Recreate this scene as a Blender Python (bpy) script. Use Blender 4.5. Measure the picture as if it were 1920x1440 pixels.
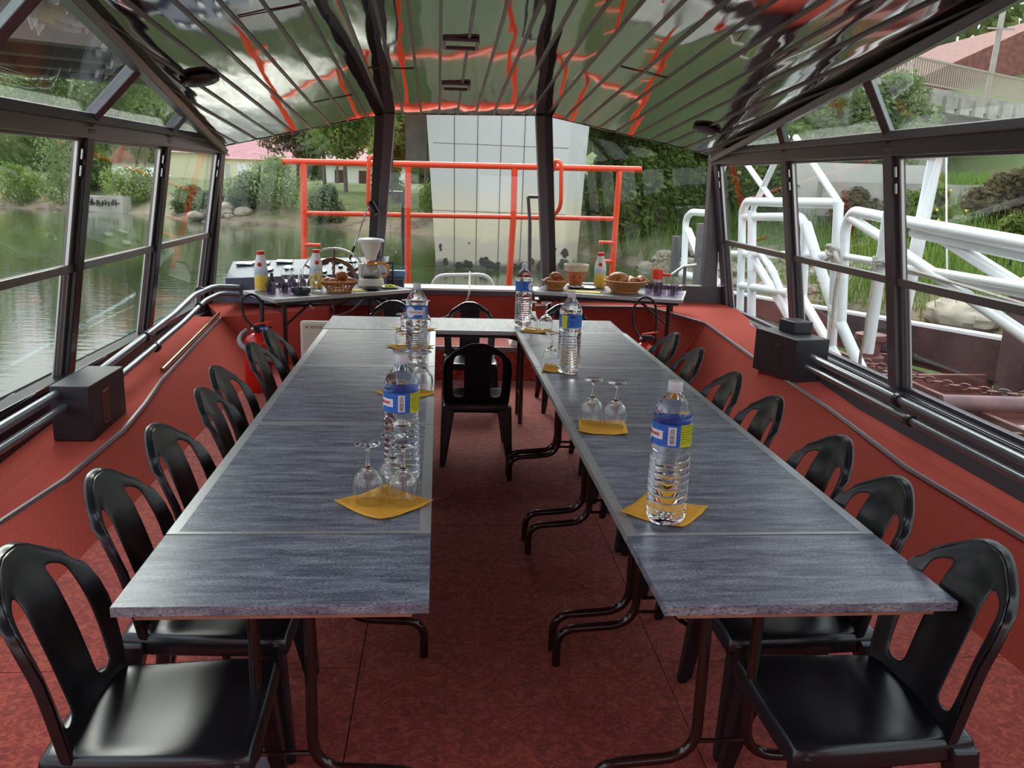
import bpy, bmesh, math, random
from math import sin, cos, pi, radians, sqrt, atan2
from mathutils import Vector, Matrix
random.seed(7)
for _o in list(bpy.data.objects): bpy.data.objects.remove(_o)
SC = bpy.context.scene
COL = SC.collection

# ------------------------------------------------------------------ camera
cam_d = bpy.data.cameras.new('camera'); cam = bpy.data.objects.new('camera', cam_d); COL.objects.link(cam)
PITCH, YAW, ROLL, FPX = radians(13.52), radians(4.807), radians(1.841), 1590.0
fw = Vector((sin(YAW)*cos(PITCH), cos(YAW)*cos(PITCH), -sin(PITCH)))
r0 = Vector((cos(YAW), -sin(YAW), 0)); u0 = r0.cross(fw)
rt = cos(ROLL)*r0 + sin(ROLL)*u0; up = -sin(ROLL)*r0 + cos(ROLL)*u0
cam.matrix_world = Matrix(((rt.x, up.x, -fw.x, 0), (rt.y, up.y, -fw.y, 0), (rt.z, up.z, -fw.z, 1.816), (0, 0, 0, 1)))
cam_d.sensor_width = 36; cam_d.lens = FPX/1920*36; cam_d.clip_end = 600; cam_d.clip_start = 0.05
SC.camera = cam

# ------------------------------------------------------------------ world, sun, exposure
W = bpy.data.worlds.new('world'); SC.world = W; W.use_nodes = True
wn = W.node_tree.nodes; wl = W.node_tree.links; wn.clear()
wo = wn.new('ShaderNodeOutputWorld'); wb = wn.new('ShaderNodeBackground'); wl.new(wb.outputs[0], wo.inputs[0])
tc = wn.new('ShaderNodeTexCoord'); sp = wn.new('ShaderNodeSeparateXYZ'); wl.new(tc.outputs['Generated'], sp.inputs[0])
cr = wn.new('ShaderNodeValToRGB'); wl.new(sp.outputs['Z'], cr.inputs[0])
cr.color_ramp.elements[0].position = 0.0; cr.color_ramp.elements[0].color = (.80, .76, .84, 1)
cr.color_ramp.elements[1].position = 0.7; cr.color_ramp.elements[1].color = (.80, .86, 1.0, 1)
wl.new(cr.outputs[0], wb.inputs[0]); wb.inputs[1].default_value = 1.35
sd = bpy.data.lights.new('sun', 'SUN'); sun = bpy.data.objects.new('sun', sd); COL.objects.link(sun)
sd.energy = 3.0; sd.angle = radians(40); sd.color = (1, .97, .92)
sun.rotation_euler = Vector((.08, -.80, -.62)).to_track_quat('-Z', 'Y').to_euler()
SC.view_settings.view_transform = 'Standard'; SC.view_settings.look = 'None'
SC.view_settings.gamma = 1; SC.view_settings.use_curve_mapping = False
SC.view_settings.exposure = 0.8

# ------------------------------------------------------------------ materials
def nt(name):
    m = bpy.data.materials.new(name); m.use_nodes = True
    return m, m.node_tree.nodes, m.node_tree.links, m.node_tree.nodes['Principled BSDF']
def mat(name, col, rough=.5, metal=0, var=0, vscale=8, bump=0, bscale=40, spec=.5, emit=None, coat=0, stretch=(1, 1, 1)):
    m, N, L, b = nt(name)
    b.inputs['Base Color'].default_value = (*col, 1); b.inputs['Roughness'].default_value = rough
    b.inputs['Metallic'].default_value = metal; b.inputs['Specular IOR Level'].default_value = spec
    if coat: b.inputs['Coat Weight'].default_value = coat; b.inputs['Coat Roughness'].default_value = .1
    if var or bump:
        t = N.new('ShaderNodeTexCoord'); mp = N.new('ShaderNodeMapping'); mp.inputs['Scale'].default_value = stretch
        L.new(t.outputs['Object'], mp.inputs[0])
    if var:
        n = N.new('ShaderNodeTexNoise'); n.inputs['Scale'].default_value = vscale; n.inputs['Detail'].default_value = 5
        L.new(mp.outputs[0], n.inputs['Vector'])
        r = N.new('ShaderNodeValToRGB'); L.new(n.outputs['Fac'], r.inputs[0])
        r.color_ramp.elements[0].position = .3; r.color_ramp.elements[1].position = .7
        r.color_ramp.elements[0].color = (*[max(0, c*(1-var)) for c in col], 1)
        r.color_ramp.elements[1].color = (*[min(1, c*(1+var)) for c in col], 1)
        L.new(r.outputs[0], b.inputs['Base Color'])
    if bump:
        n = N.new('ShaderNodeTexNoise'); n.inputs['Scale'].default_value = bscale; n.inputs['Detail'].default_value = 3
        L.new(mp.outputs[0], n.inputs['Vector'])
        bp = N.new('ShaderNodeBump'); bp.inputs['Strength'].default_value = bump; bp.inputs['Distance'].default_value = .01
        L.new(n.outputs['Fac'], bp.inputs['Height']); L.new(bp.outputs[0], b.inputs['Normal'])
    return m
def ramp(N, L, src, stops):
    r = N.new('ShaderNodeValToRGB'); L.new(src, r.inputs[0]); e = r.color_ramp.elements
    while len(e) > 1: e.remove(e[-1])
    e[0].position = stops[0][0]; e[0].color = (*stops[0][1], 1)
    for p, c in stops[1:]:
        k = e.new(p); k.color = (*c, 1)
    return r.outputs[0]
def carpet(name, a, b_, c_):
    m, N, L, b = nt(name); t = N.new('ShaderNodeTexCoord')
    v = N.new('ShaderNodeTexNoise'); v.inputs['Scale'].default_value = 26; v.inputs['Detail'].default_value = 3; v.inputs['Distortion'].default_value = 1.6
    L.new(t.outputs['Object'], v.inputs[0])
    n = N.new('ShaderNodeTexNoise'); n.inputs['Scale'].default_value = 380; n.inputs['Detail'].default_value = 2; L.new(t.outputs['Object'], n.inputs[0])
    mx = N.new('ShaderNodeMath'); mx.operation = 'MULTIPLY_ADD'; mx.inputs[1].default_value = .35; L.new(n.outputs[0], mx.inputs[0]); L.new(v.outputs[0], mx.inputs[2])
    col = ramp(N, L, mx.outputs[0], [(.5, a), (.66, b_), (.82, c_)])
    L.new(col, b.inputs['Base Color']); b.inputs['Roughness'].default_value = .85; b.inputs['Specular IOR Level'].default_value = .25
    b.inputs['Sheen Weight'].default_value = .25
    bp = N.new('ShaderNodeBump'); bp.inputs['Strength'].default_value = .5; bp.inputs['Distance'].default_value = .004; L.new(n.outputs[0], bp.inputs['Height']); L.new(bp.outputs[0], b.inputs['Normal'])
    return m
def laminate():
    m, N, L, b = nt('blue_grey_laminate'); t = N.new('ShaderNodeTexCoord'); mp = N.new('ShaderNodeMapping')
    mp.inputs['Scale'].default_value = (5, 26, 26); mp.inputs['Rotation'].default_value = (0, 0, radians(-6)); L.new(t.outputs['Object'], mp.inputs[0])
    n = N.new('ShaderNodeTexNoise'); n.inputs['Scale'].default_value = 1; n.inputs['Detail'].default_value = 9; n.inputs['Roughness'].default_value = .72; n.inputs['Distortion'].default_value = .5
    L.new(mp.outputs[0], n.inputs[0])
    mp2 = N.new('ShaderNodeMapping'); mp2.inputs['Scale'].default_value = (110, 300, 300); L.new(t.outputs['Object'], mp2.inputs[0])
    n2 = N.new('ShaderNodeTexNoise'); n2.inputs['Scale'].default_value = 1; n2.inputs['Detail'].default_value = 3; L.new(mp2.outputs[0], n2.inputs[0])
    c1 = ramp(N, L, n.outputs[0], [(.34, (.075, .088, .125)), (.45, (.145, .165, .22)), (.55, (.24, .265, .33)), (.66, (.36, .38, .42))])
    c2 = ramp(N, L, n2.outputs[0], [(.34, (.02, .025, .05)), (.47, (.5, .5, .5)), (.56, (.5, .5, .5)), (.70, (.95, .86, .78))])
    mx = N.new('ShaderNodeMix'); mx.data_type = 'RGBA'; mx.blend_type = 'OVERLAY'; mx.inputs[0].default_value = .8
    L.new(c1, mx.inputs[6]); L.new(c2, mx.inputs[7]); L.new(mx.outputs[2], b.inputs['Base Color'])
    b.inputs['Roughness'].default_value = .33; b.inputs['Specular IOR Level'].default_value = .65
    bp = N.new('ShaderNodeBump'); bp.inputs['Strength'].default_value = .12; bp.inputs['Distance'].default_value = .001; L.new(n2.outputs[0], bp.inputs['Height']); L.new(bp.outputs[0], b.inputs['Normal'])
    return m
def thin_glass(name, tint=(.93, .97, .95), rough=0, ior=1.45, boost=1.0, bump=0):
    m = bpy.data.materials.new(name); m.use_nodes = True; N = m.node_tree.nodes; L = m.node_tree.links; N.clear()
    o = N.new('ShaderNodeOutputMaterial'); t = N.new('ShaderNodeBsdfTransparent'); g = N.new('ShaderNodeBsdfGlossy'); mx = N.new('ShaderNodeMixShader')
    t.inputs[0].default_value = (*tint, 1); g.inputs['Roughness'].default_value = rough; g.inputs[0].default_value = (1, 1, 1, 1)
    f = N.new('ShaderNodeFresnel'); ge = N.new('ShaderNodeNewGeometry'); mr = N.new('ShaderNodeMapRange')   # same reflectance from both sides of the sheet
    mr.inputs['To Min'].default_value = ior; mr.inputs['To Max'].default_value = 1/ior; L.new(ge.outputs['Backfacing'], mr.inputs[0]); L.new(mr.outputs[0], f.inputs[0])
    ml = N.new('ShaderNodeMath'); ml.operation = 'MULTIPLY'; ml.inputs[1].default_value = boost; ml.use_clamp = True
    L.new(f.outputs[0], ml.inputs[0]); L.new(ml.outputs[0], mx.inputs[0]); L.new(t.outputs[0], mx.inputs[1]); L.new(g.outputs[0], mx.inputs[2]); L.new(mx.outputs[0], o.inputs[0])
    if bump:
        tc = N.new('ShaderNodeTexCoord'); n = N.new('ShaderNodeTexNoise'); n.inputs['Scale'].default_value = 1.2; L.new(tc.outputs['Object'], n.inputs[0])
        bp = N.new('ShaderNodeBump'); bp.inputs['Strength'].default_value = bump; bp.inputs['Distance'].default_value = .01; L.new(n.outputs[0], bp.inputs['Height'])
        L.new(bp.outputs[0], g.inputs['Normal'])
    return m
def real_glass(name, ior, tint=(1, 1, 1), rough=0):
    m = bpy.data.materials.new(name); m.use_nodes = True; N = m.node_tree.nodes; L = m.node_tree.links; N.clear()
    o = N.new('ShaderNodeOutputMaterial'); g = N.new('ShaderNodeBsdfGlass'); g.inputs['IOR'].default_value = ior; g.inputs['Roughness'].default_value = rough
    g.inputs[0].default_value = (*tint, 1); L.new(g.outputs[0], o.inputs[0]); return m
def plank_metal():
    m, N, L, b = nt('mirror_ceiling_metal'); t = N.new('ShaderNodeTexCoord'); mp = N.new('ShaderNodeMapping'); mp.inputs['Scale'].default_value = (3.2, .55, 3.2)
    L.new(t.outputs['Object'], mp.inputs[0]); n = N.new('ShaderNodeTexNoise'); n.inputs['Scale'].default_value = 1.3; n.inputs['Detail'].default_value = 1.5
    L.new(mp.outputs[0], n.inputs[0]); bp = N.new('ShaderNodeBump'); bp.inputs['Strength'].default_value = .5; bp.inputs['Distance'].default_value = .018
    L.new(n.outputs[0], bp.inputs['Height']); L.new(bp.outputs[0], b.inputs['Normal'])
    b.inputs['Base Color'].default_value = (.47, .44, .41, 1); b.inputs['Metallic'].default_value = 1; b.inputs['Roughness'].default_value = .045
    return m
def water_mat():
    m, N, L, b = nt('river_water'); t = N.new('ShaderNodeTexCoord'); mp = N.new('ShaderNodeMapping'); mp.inputs['Scale'].default_value = (1.2, 3.2, 1)
    L.new(t.outputs['Object'], mp.inputs[0]); n = N.new('ShaderNodeTexNoise'); n.inputs['Scale'].default_value = 2.2; n.inputs['Detail'].default_value = 3; L.new(mp.outputs[0], n.inputs[0])
    bp = N.new('ShaderNodeBump'); bp.inputs['Strength'].default_value = .09; bp.inputs['Distance'].default_value = .04; L.new(n.outputs[0], bp.inputs['Height']); L.new(bp.outputs[0], b.inputs['Normal'])
    b.inputs['Base Color'].default_value = (.075, .095, .045, 1); b.inputs['Roughness'].default_value = .05; b.inputs['Specular IOR Level'].default_value = .38
    return m
def leafmat(name, a, b_, c_):
    m, N, L, b = nt(name); t = N.new('ShaderNodeTexCoord'); n = N.new('ShaderNodeTexNoise'); n.inputs['Scale'].default_value = 1.3; n.inputs['Detail'].default_value = 6
    n.inputs['Roughness'].default_value = .7
    L.new(t.outputs['Object'], n.inputs[0]); L.new(ramp(N, L, n.outputs[0], [(.32, a), (.5, b_), (.68, c_)]), b.inputs['Base Color'])
    b.inputs['Roughness'].default_value = .8; b.inputs['Specular IOR Level'].default_value = .03
    tr = N.new('ShaderNodeBsdfTranslucent'); tr.inputs[0].default_value = (*c_, 1); mx = N.new('ShaderNodeMixShader'); mx.inputs[0].default_value = .42
    out = [x for x in N if x.type == 'OUTPUT_MATERIAL'][0]; L.new(b.outputs[0], mx.inputs[1]); L.new(tr.outputs[0], mx.inputs[2]); L.new(mx.outputs[0], out.inputs[0])
    return m
def concrete_pier():
    m, N, L, b = nt('pier_concrete'); t = N.new('ShaderNodeTexCoord'); s = N.new('ShaderNodeSeparateXYZ'); L.new(t.outputs['Object'], s.inputs[0])
    n = N.new('ShaderNodeTexNoise'); n.inputs['Scale'].default_value = 1.6; n.inputs['Detail'].default_value = 6; L.new(t.outputs['Object'], n.inputs[0])
    ad = N.new('ShaderNodeMath'); ad.operation = 'MULTIPLY_ADD'; ad.inputs[1].default_value = .55; L.new(n.outputs[0], ad.inputs[0]); L.new(s.outputs['Z'], ad.inputs[2])
    rg = N.new('ShaderNodeMapRange'); rg.inputs['From Min'].default_value = -.35; rg.inputs['From Max'].default_value = 3.6; L.new(ad.outputs[0], rg.inputs[0])
    c = ramp(N, L, rg.outputs[0], [(0, (.09, .085, .07)), (.10, (.14, .13, .10)), (.13, (.48, .43, .33)), (.24, (.54, .48, .38)), (.27, (.66, .57, .40)), (.42, (.70, .62, .46)), (.6, (.60, .59, .55)), (1, (.62, .63, .61))])
    L.new(c, b.inputs['Base Color']); b.inputs['Roughness'].default_value = .85
    return m

M = {}
M['carpet'] = carpet('red_carpet', (.22, .018, .011), (.34, .032, .018), (.50, .080, .045))
M['carpet_w'] = mat('red_wall_carpet', (.43, .062, .042), .9, 0, .16, 120, .3, 400, .2)
M['deck'] = mat('bow_deck_grey', (.05, .055, .05), .5, 0, .2, 6)
M['lam'] = laminate()
M['alu'] = mat('brushed_aluminium', (.50, .52, .53), .38, .6, .06, 60)
M['frame'] = mat('anodised_frame', (.125, .115, .13), .33, .35, .08, 30)
M['frame_dark'] = mat('black_frame', (.018, .018, .022), .3, 0)
M['frame_brown'] = mat('bronze_frame', (.19, .165, .17), .3, .55)
M['frame_alu'] = mat('window_edge_aluminium', (.62, .62, .60), .3, .7)
M['plastic'] = mat('black_plastic', (.010, .0105, .014), .26, 0, .2, 6, spec=.6)
M['plastic_d'] = mat('dusty_black_plastic', (.018, .020, .022), .30, 0, .75, 26, spec=.6)
M['browntube'] = mat('brown_lacquered_steel', (.020, .009, .007), .18, 0, 0, spec=.7)
M['wood'] = mat('apron_wood', (.50, .27, .17), .45, 0, .15, 6, stretch=(6, .6, 6))
M['glass'] = thin_glass('window_glass', (.93, .97, .94), 0, 1.5, .55, 0)
M['wglass'] = real_glass('drinking_glass', 1.45)
M['water'] = real_glass('bottled_water', 1.33, (.985, .99, 1))
M['cap'] = mat('frosted_cap', (.72, .74, .80), .3)
M['blue'] = mat('label_blue', (.03, .15, .60), .35, 0, .25, 30)
M['white'] = mat('white_paint', (.86, .87, .88), .35)
M['truss_white'] = mat('white_gloss_paint', (.94, .94, .95), .3)
M['labwhite'] = mat('label_white', (.85, .85, .87), .4)
M['labyellow'] = mat('label_yellow', (.62, .66, .02), .4, 0, .15, 60)
M['red_ink'] = mat('red_ink', (.65, .02, .02), .4)
M['black_ink'] = mat('black_ink', (.01, .01, .012), .5)
M['napkin'] = mat('yellow_paper_napkin', (.86, .42, .035), .8, 0, .05, 30, .3, 90)
M['napkin_l'] = mat('pale_yellow_napkin', (.90, .70, .16), .8, 0, .04, 30, .3, 90)
M['ceil'] = plank_metal()
M['joint'] = mat('ceiling_joint', (.11, .075, .065), .35, .4)
M['panel'] = mat('grey_wall_panel', (.085, .08, .095), .42, .1)
M['panel_d'] = mat('dark_sill_panel', (.022, .020, .026), .35, .1)
M['heater'] = mat('heater_grey', (.030, .030, .038), .45)
M['pipe'] = mat('grey_pipe', (.22, .24, .27), .25, .5)
M['brass'] = mat('brass_pole', (.33, .19, .10), .25, .8)
M['grille'] = mat('copper_grille', (.42, .18, .12), .4, .3)
M['edge'] = mat('shelf_edge_strip', (.20, .15, .16), .4, .2)
M['orange'] = mat('orange_paint', (.92, .075, .022), .32)
M['steel'] = mat('steel', (.6, .62, .65), .25, 1)
M['console'] = mat('console_grey_blue', (.085, .10, .155), .45, 0, .12, 20)
M['console_s'] = mat('console_side', (.020, .022, .032), .4)
M['dial'] = mat('dial_face', (.75, .78, .80), .25)
M['black'] = mat('black_rubber', (.012, .012, .014), .4)
M['woodwheel'] = mat('varnished_wheel_wood', (.10, .030, .015), .22, 0, .3, 20, coat=.6)
M['redext'] = mat('extinguisher_red', (.62, .018, .012), .22, spec=.6)
M['beige'] = mat('beige_plastic', (.62, .58, .48), .45)
M['cream'] = mat('cream_plastic', (.80, .77, .70), .3)
M['orangeplastic'] = mat('amber_plastic', (.80, .27, .03), .25)
M['redcap'] = mat('red_cap', (.72, .03, .015), .35)
M['crust'] = mat('baked_crust', (.40, .135, .035), .45, 0, .55, 22, .5, 40)
M['wicker'] = mat('wicker', (.46, .19, .05), .5, 0, .35, 50, .5, 120)
M['rope'] = mat('rope_fibre', (.55, .50, .43), .8, 0, .2, 60, .6, 120)
M['rope_l'] = mat('pale_wicker', (.68, .60, .45), .7, 0, .25, 60, .6, 150)
M['terra'] = mat('terracotta', (.62, .17, .06), .6, 0, .15, 20)
M['purple'] = thin_glass('smoked_glass', (.80, .74, .82), .02, 1.5, 1.3)
M['darkglass'] = thin_glass('dark_smoked_glass', (.62, .58, .66), .03, 1.5, 1.3)
M['clearplastic'] = thin_glass('clear_plastic', (.88, .90, .90), .02, 1.45, 1.2)
M['darkplate'] = mat('dark_plate', (.03, .035, .04), .15)
M['plate'] = mat('plate_glaze', (.65, .68, .45), .25, 0, .2, 30)
M['redmug'] = mat('red_enamel', (.85, .06, .03), .25)
M['greytube'] = mat('grey_hose', (.25, .25, .25), .6, 0, .25, 80, .5, 200)
M['cloth'] = mat('white_cloth', (.80, .76, .68), .9, 0, .08, 8)
M['greycloth'] = mat('lilac_grey_cloth', (.24, .21, .25), .9, 0, .3, 12)
M['blackchrome'] = mat('chair_rim', (.05, .06, .065), .15)
M['river'] = water_mat()
M['pier'] = concrete_pier()
M['joint_dark'] = mat('formwork_joint', (.14, .13, .11), .9)
M['concrete'] = mat('weathered_concrete', (.40, .37, .33), .85, 0, .25, 1.5, .3, 8)
M['wallgrey'] = mat('pale_grey_wall', (.52, .51, .46), .85, 0, .1, 1)
M['moss'] = mat('dark_moss', (.05, .05, .04), .95)
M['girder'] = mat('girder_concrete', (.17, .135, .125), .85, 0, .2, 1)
M['bridgerail'] = mat('bridge_railing', (.42, .36, .29), .6)
M['rust'] = mat('rusty_steel', (.17, .065, .055), .6, .1, .5, 2.5, .4, 20)
M['rust_d'] = mat('dark_rusty_steel', (.085, .050, .052), .6, .2, .4, 3, .4, 20)
M['rust_pipe'] = mat('purple_rust_pipe', (.22, .12, .12), .45, .2, .3, 5)
M['greysteel'] = mat('grey_painted_steel', (.36, .36, .34), .6, 0, .25, 2.5)
M['rock'] = mat('bank_rock', (.40, .34, .27), .9, 0, .4, 2.5, .9, 7)
M['soil'] = mat('bank_soil', (.22, .165, .11), .95, 0, .45, .9, .8, 3)
M['bldg'] = mat('cream_render', (.84, .77, .52), .8, 0, .05, 1)
M['bldg_w'] = mat('white_render', (.88, .86, .80), .8)
M['roof_pink'] = mat('pink_tile_roof', (.52, .24, .25), .7, 0, .12, 2)
M['roof_brown'] = mat('brown_tile_roof', (.30, .13, .085), .8, 0, .25, 3, .5, 12)
M['roof_red'] = mat('red_brown_tiles', (.22, .085, .07), .8, 0, .3, 3, .5, 14)
M['pane'] = mat('building_pane', (.48, .55, .52), .2)
M['dark_open'] = mat('dark_opening', (.06, .045, .04), .7)
M['bark'] = mat('tree_bark', (.16, .12, .09), .9, 0, .3, 8, .5, 20)
M['leaf'] = leafmat('leaf_green', (.055, .09, .02), (.15, .22, .055), (.30, .38, .12))
M['leaf_d'] = leafmat('leaf_dark_green', (.03, .05, .018), (.08, .125, .04), (.17, .225, .08))
M['leaf_p'] = leafmat('leaf_pale_green', (.08, .12, .045), (.17, .24, .10), (.30, .38, .17))
M['leaf_g'] = leafmat('leaf_grey_green', (.05, .08, .045), (.12, .17, .09), (.22, .27, .15))
M['leaf_r'] = leafmat('leaf_russet', (.07, .05, .03), (.16, .12, .07), (.26, .20, .13))
M['grass'] = leafmat('grass_blades', (.05, .10, .018), (.12, .21, .035), (.26, .38, .09))
M['flower'] = mat('yellow_flower', (.85, .62, .02), .6)
M['cat'] = mat('black_fur', (.008, .008, .008), .7)
M['lampglass'] = mat('ceiling_lamp_frame', (.045, .022, .022), .3)

# ------------------------------------------------------------------ mesh helpers
class MB:
    def __init__(s): s.v = []; s.f = []; s.m = []; s.mi = 0
    def add(s, vs, fs):
        o = len(s.v); s.v += [tuple(v) for v in vs]; s.f += [tuple(i+o for i in f) for f in fs]; s.m += [s.mi]*len(fs)
    def box(s, a, b, rz=0, c=None):
        x0, y0, z0 = a; x1, y1, z1 = b
        vs = [Vector(p) for p in ((x0, y0, z0), (x1, y0, z0), (x1, y1, z0), (x0, y1, z0), (x0, y0, z1), (x1, y0, z1), (x1, y1, z1), (x0, y1, z1))]
        if rz:
            c = Vector(c or ((x0+x1)/2, (y0+y1)/2, 0)); R = Matrix.Rotation(rz, 3, 'Z'); vs = [R @ (v-c)+c for v in vs]
        s.add(vs, [(0, 3, 2, 1), (4, 5, 6, 7), (0, 1, 5, 4), (1, 2, 6, 5), (2, 3, 7, 6), (3, 0, 4, 7)]); return s
    def hexa(s, b, t):   # four bottom points, four top points
        s.add(list(b)+list(t), [(0, 3, 2, 1), (4, 5, 6, 7), (0, 1, 5, 4), (1, 2, 6, 5), (2, 3, 7, 6), (3, 0, 4, 7)]); return s
    def bar(s, p, q, w, h, upv=(0, 0, 1)):
        p = Vector(p); q = Vector(q); d = (q-p).normalized(); u = Vector(upv); a = d.cross(u)
        if a.length < 1e-4: a = d.cross(Vector((1, 0, 0)))
        a.normalize(); u = a.cross(d).normalized()
        a = a*w/2; u = u*h/2
        s.hexa([p-a-u, p+a-u, q+a-u, q-a-u], [p-a+u, p+a+u, q+a+u, q-a+u]); return s
    def tube(s, path, r, n=10, caps=True, closed=False):
        P = [Vector(p) for p in path]; k = len(P)
        R = r if isinstance(r, (list, tuple)) else [r]*k
        def tan(i):
            if closed: return (P[(i+1) % k]-P[i-1]).normalized()
            if i == 0: return (P[1]-P[0]).normalized()
            if i == k-1: return (P[-1]-P[-2]).normalized()
            return ((P[i+1]-P[i]).normalized()+(P[i]-P[i-1]).normalized()).normalized()
        t = tan(0); a = t.cross(Vector((0, 0, 1)))
        if a.length < .05: a = t.cross(Vector((1, 0, 0)))
        a.normalize(); vs = []
        for i in range(k):
            t2 = tan(i); ax = t.cross(t2)
            if ax.length > 1e-6:
                a = Matrix.Rotation(t.angle(t2), 3, ax.normalized()) @ a
            t = t2; b = t.cross(a).normalized()
            for j in range(n):
                an = 2*pi*j/n; vs.append(P[i]+(a*cos(an)+b*sin(an))*R[i])
        fs = []
        for i in range(k if closed else k-1):
            i2 = (i+1) % k
            for j in range(n):
                j2 = (j+1) % n; fs.append((i*n+j, i*n+j2, i2*n+j2, i2*n+j))
        if caps and not closed: fs.append(tuple(range(n-1, -1, -1))); fs.append(tuple((k-1)*n+j for j in range(n)))
        s.add(vs, fs); return s
    def lathe(s, prof, c=(0, 0, 0), n=24, mfun=None, wob=None):
        c = Vector(c); vs = []; k = len(prof)
        for i, (r, z) in enumerate(prof):
            for j in range(n):
                a = 2*pi*j/n; rr = r*(wob(a, z) if wob else 1); vs.append(c+Vector((rr*cos(a), rr*sin(a), z)))
        o = len(s.v); s.v += [tuple(v) for v in vs]
        for i in range(k-1):
            for j in range(n):
                j2 = (j+1) % n; s.f.append((o+i*n+j, o+i*n+j2, o+(i+1)*n+j2, o+(i+1)*n+j)); s.m.append(mfun(i, j) if mfun else s.mi)
        if prof[0][0] > 1e-6 and prof[0] != prof[-1]: s.f.append(tuple(o+j for j in range(n-1, -1, -1))); s.m.append(s.mi)
        if prof[-1][0] > 1e-6 and prof[0] != prof[-1]: s.f.append(tuple(o+(k-1)*n+j for j in range(n))); s.m.append(s.mi)
        return s
    def blob(s, c, r, seg=10, rings=7, noise=0, sc=(1, 1, 1), rnd=random):
        c = Vector(c); vs = []; fs = []
        for i in range(rings+1):
            t = pi*i/rings
            for j in range(seg):
                a = 2*pi*j/seg; k = 1+rnd.uniform(-noise, noise) if 0 < i < rings else 1
                vs.append(c+Vector((sin(t)*cos(a)*r*sc[0]*k, sin(t)*sin(a)*r*sc[1]*k, cos(t)*r*sc[2]*k)))
        for i in range(rings):
            for j in range(seg):
                fs.append((i*seg+j, (i+1)*seg+j, (i+1)*seg+(j+1) % seg, i*seg+(j+1) % seg))
        s.add(vs, fs); return s
    def build(s, name, mats, parent=None, smooth=True, ang=38, bevel=0):
        me = bpy.data.meshes.new(name); me.from_pydata(s.v, [], s.f)
        for m_ in (mats if isinstance(mats, (list, tuple)) else [mats]): me.materials.append(M[m_] if isinstance(m_, str) else m_)
        if any(s.m): me.polygons.foreach_set('material_index', s.m)
        bm = bmesh.new(); bm.from_mesh(me); bmesh.ops.remove_doubles(bm, verts=bm.verts, dist=1e-6) if len(s.v) < 30000 else None
        bm.to_mesh(me); bm.free()
        if smooth:
            me.polygons.foreach_set('use_smooth', [True]*len(me.polygons)); me.set_sharp_from_angle(angle=radians(ang))
        me.update(); o = bpy.data.objects.new(name, me); COL.objects.link(o)
        if parent: o.parent = parent
        if bevel:
            b = o.modifiers.new('bevel', 'BEVEL'); b.width = bevel; b.segments = 2; b.limit_method = 'ANGLE'; b.angle_limit = radians(40)
        return o
def tag(o, label=None, cat=None, group=None, kind=None):
    if label: o['label'] = label
    if cat: o['category'] = cat
    if group: o['group'] = group
    if kind: o['kind'] = kind
    return o
def empty(name, loc=(0, 0, 0), rz=0, label=None, cat=None, group=None, kind=None):
    o = bpy.data.objects.new(name, None); COL.objects.link(o); o.location = loc; o.rotation_euler = (0, 0, rz); o.empty_display_size = .1
    return tag(o, label, cat, group, kind)
def dup(root, loc=None, rz=None, label=None, group=None, mats=None):
    r = root.copy(); COL.objects.link(r)
    if loc is not None: r.location = loc
    if rz is not None: r.rotation_euler = (0, 0, rz)
    if label: r['label'] = label
    if group: r['group'] = group
    for ch in list(root.children):
        c = ch.copy(); COL.objects.link(c); c.parent = r
        for g in list(ch.children):
            d = g.copy(); COL.objects.link(d); d.parent = c
    return r
def fillet(pts, r, n=5):
    P = [Vector(p) for p in pts]; out = [P[0]]
    for i in range(1, len(P)-1):
        a = P[i-1]-P[i]; b = P[i+1]-P[i]; k = min(r, a.length*.48, b.length*.48)
        p = P[i]+a.normalized()*k; q = P[i]+b.normalized()*k
        for j in range(n+1):
            t = j/n; out.append((1-t)**2*p+2*t*(1-t)*P[i]+t*t*q)
    out.append(P[-1]); return out
def textmesh(s, size, align='CENTER', extrude=.0004):
    cu = bpy.data.curves.new('txt', 'FONT'); cu.body = s; cu.size = size; cu.align_x = align; cu.align_y = 'CENTER'; cu.extrude = extrude; cu.resolution_u = 2
    ob = bpy.data.objects.new('txt', cu); COL.objects.link(ob); bpy.context.view_layer.update()
    me = bpy.data.meshes.new_from_object(ob); bpy.data.objects.remove(ob)
    v = [tuple(x.co) for x in me.vertices]; f = [tuple(p.vertices) for p in me.polygons]; bpy.data.meshes.remove(me)
    return v, f
def text_on(name, s, size, origin, xdir, ydir, m, parent, wrap=None, kind=None):
    v, f = textmesh(s, size); X = Vector(xdir).normalized(); Y = Vector(ydir).normalized(); Nn = X.cross(Y); O = Vector(origin); mb = MB()
    if wrap:      # wrap = (radius, angle) round a vertical axis through origin
        R, a0 = wrap; mb.add([O+Vector(((R+z)*cos(a0+x/R), (R+z)*sin(a0+x/R), y)) for x, y, z in v], f)
    else: mb.add([O+X*x+Y*y+Nn*z for x, y, z in v], f)
    return mb.build(name, m, parent, smooth=False)
# ================================================================== the boat cabin
YF = 8.85
def XL(z): return -2.225+.165*(z-2.05)
def XR(z): return 2.785-.165*(z-2.10)
def PLt(y, z, off=0): return Vector((XL(z)+off, y, z))
def PRt(y, z, off=0): return Vector((XR(z)+off, y, z))
A_ = Vector((-2.225, YF, 2.045)); B_ = Vector((-.601, YF, 2.415)); C_ = Vector((1.006, YF, 2.458)); D_ = Vector((2.79, YF, 2.12))
SB = Vector((.008, -1, .0765))          # roof planks rise towards the stern
KB = 11.1
def edgeL(y): k = YF-y; return A_+Vector((.122*k, -k, .1035*k))
def edgeR(y): k = YF-y; return D_+Vector((-.0907*k, -k, .0946*k))

def struct(o): return tag(o, kind='structure')
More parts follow.
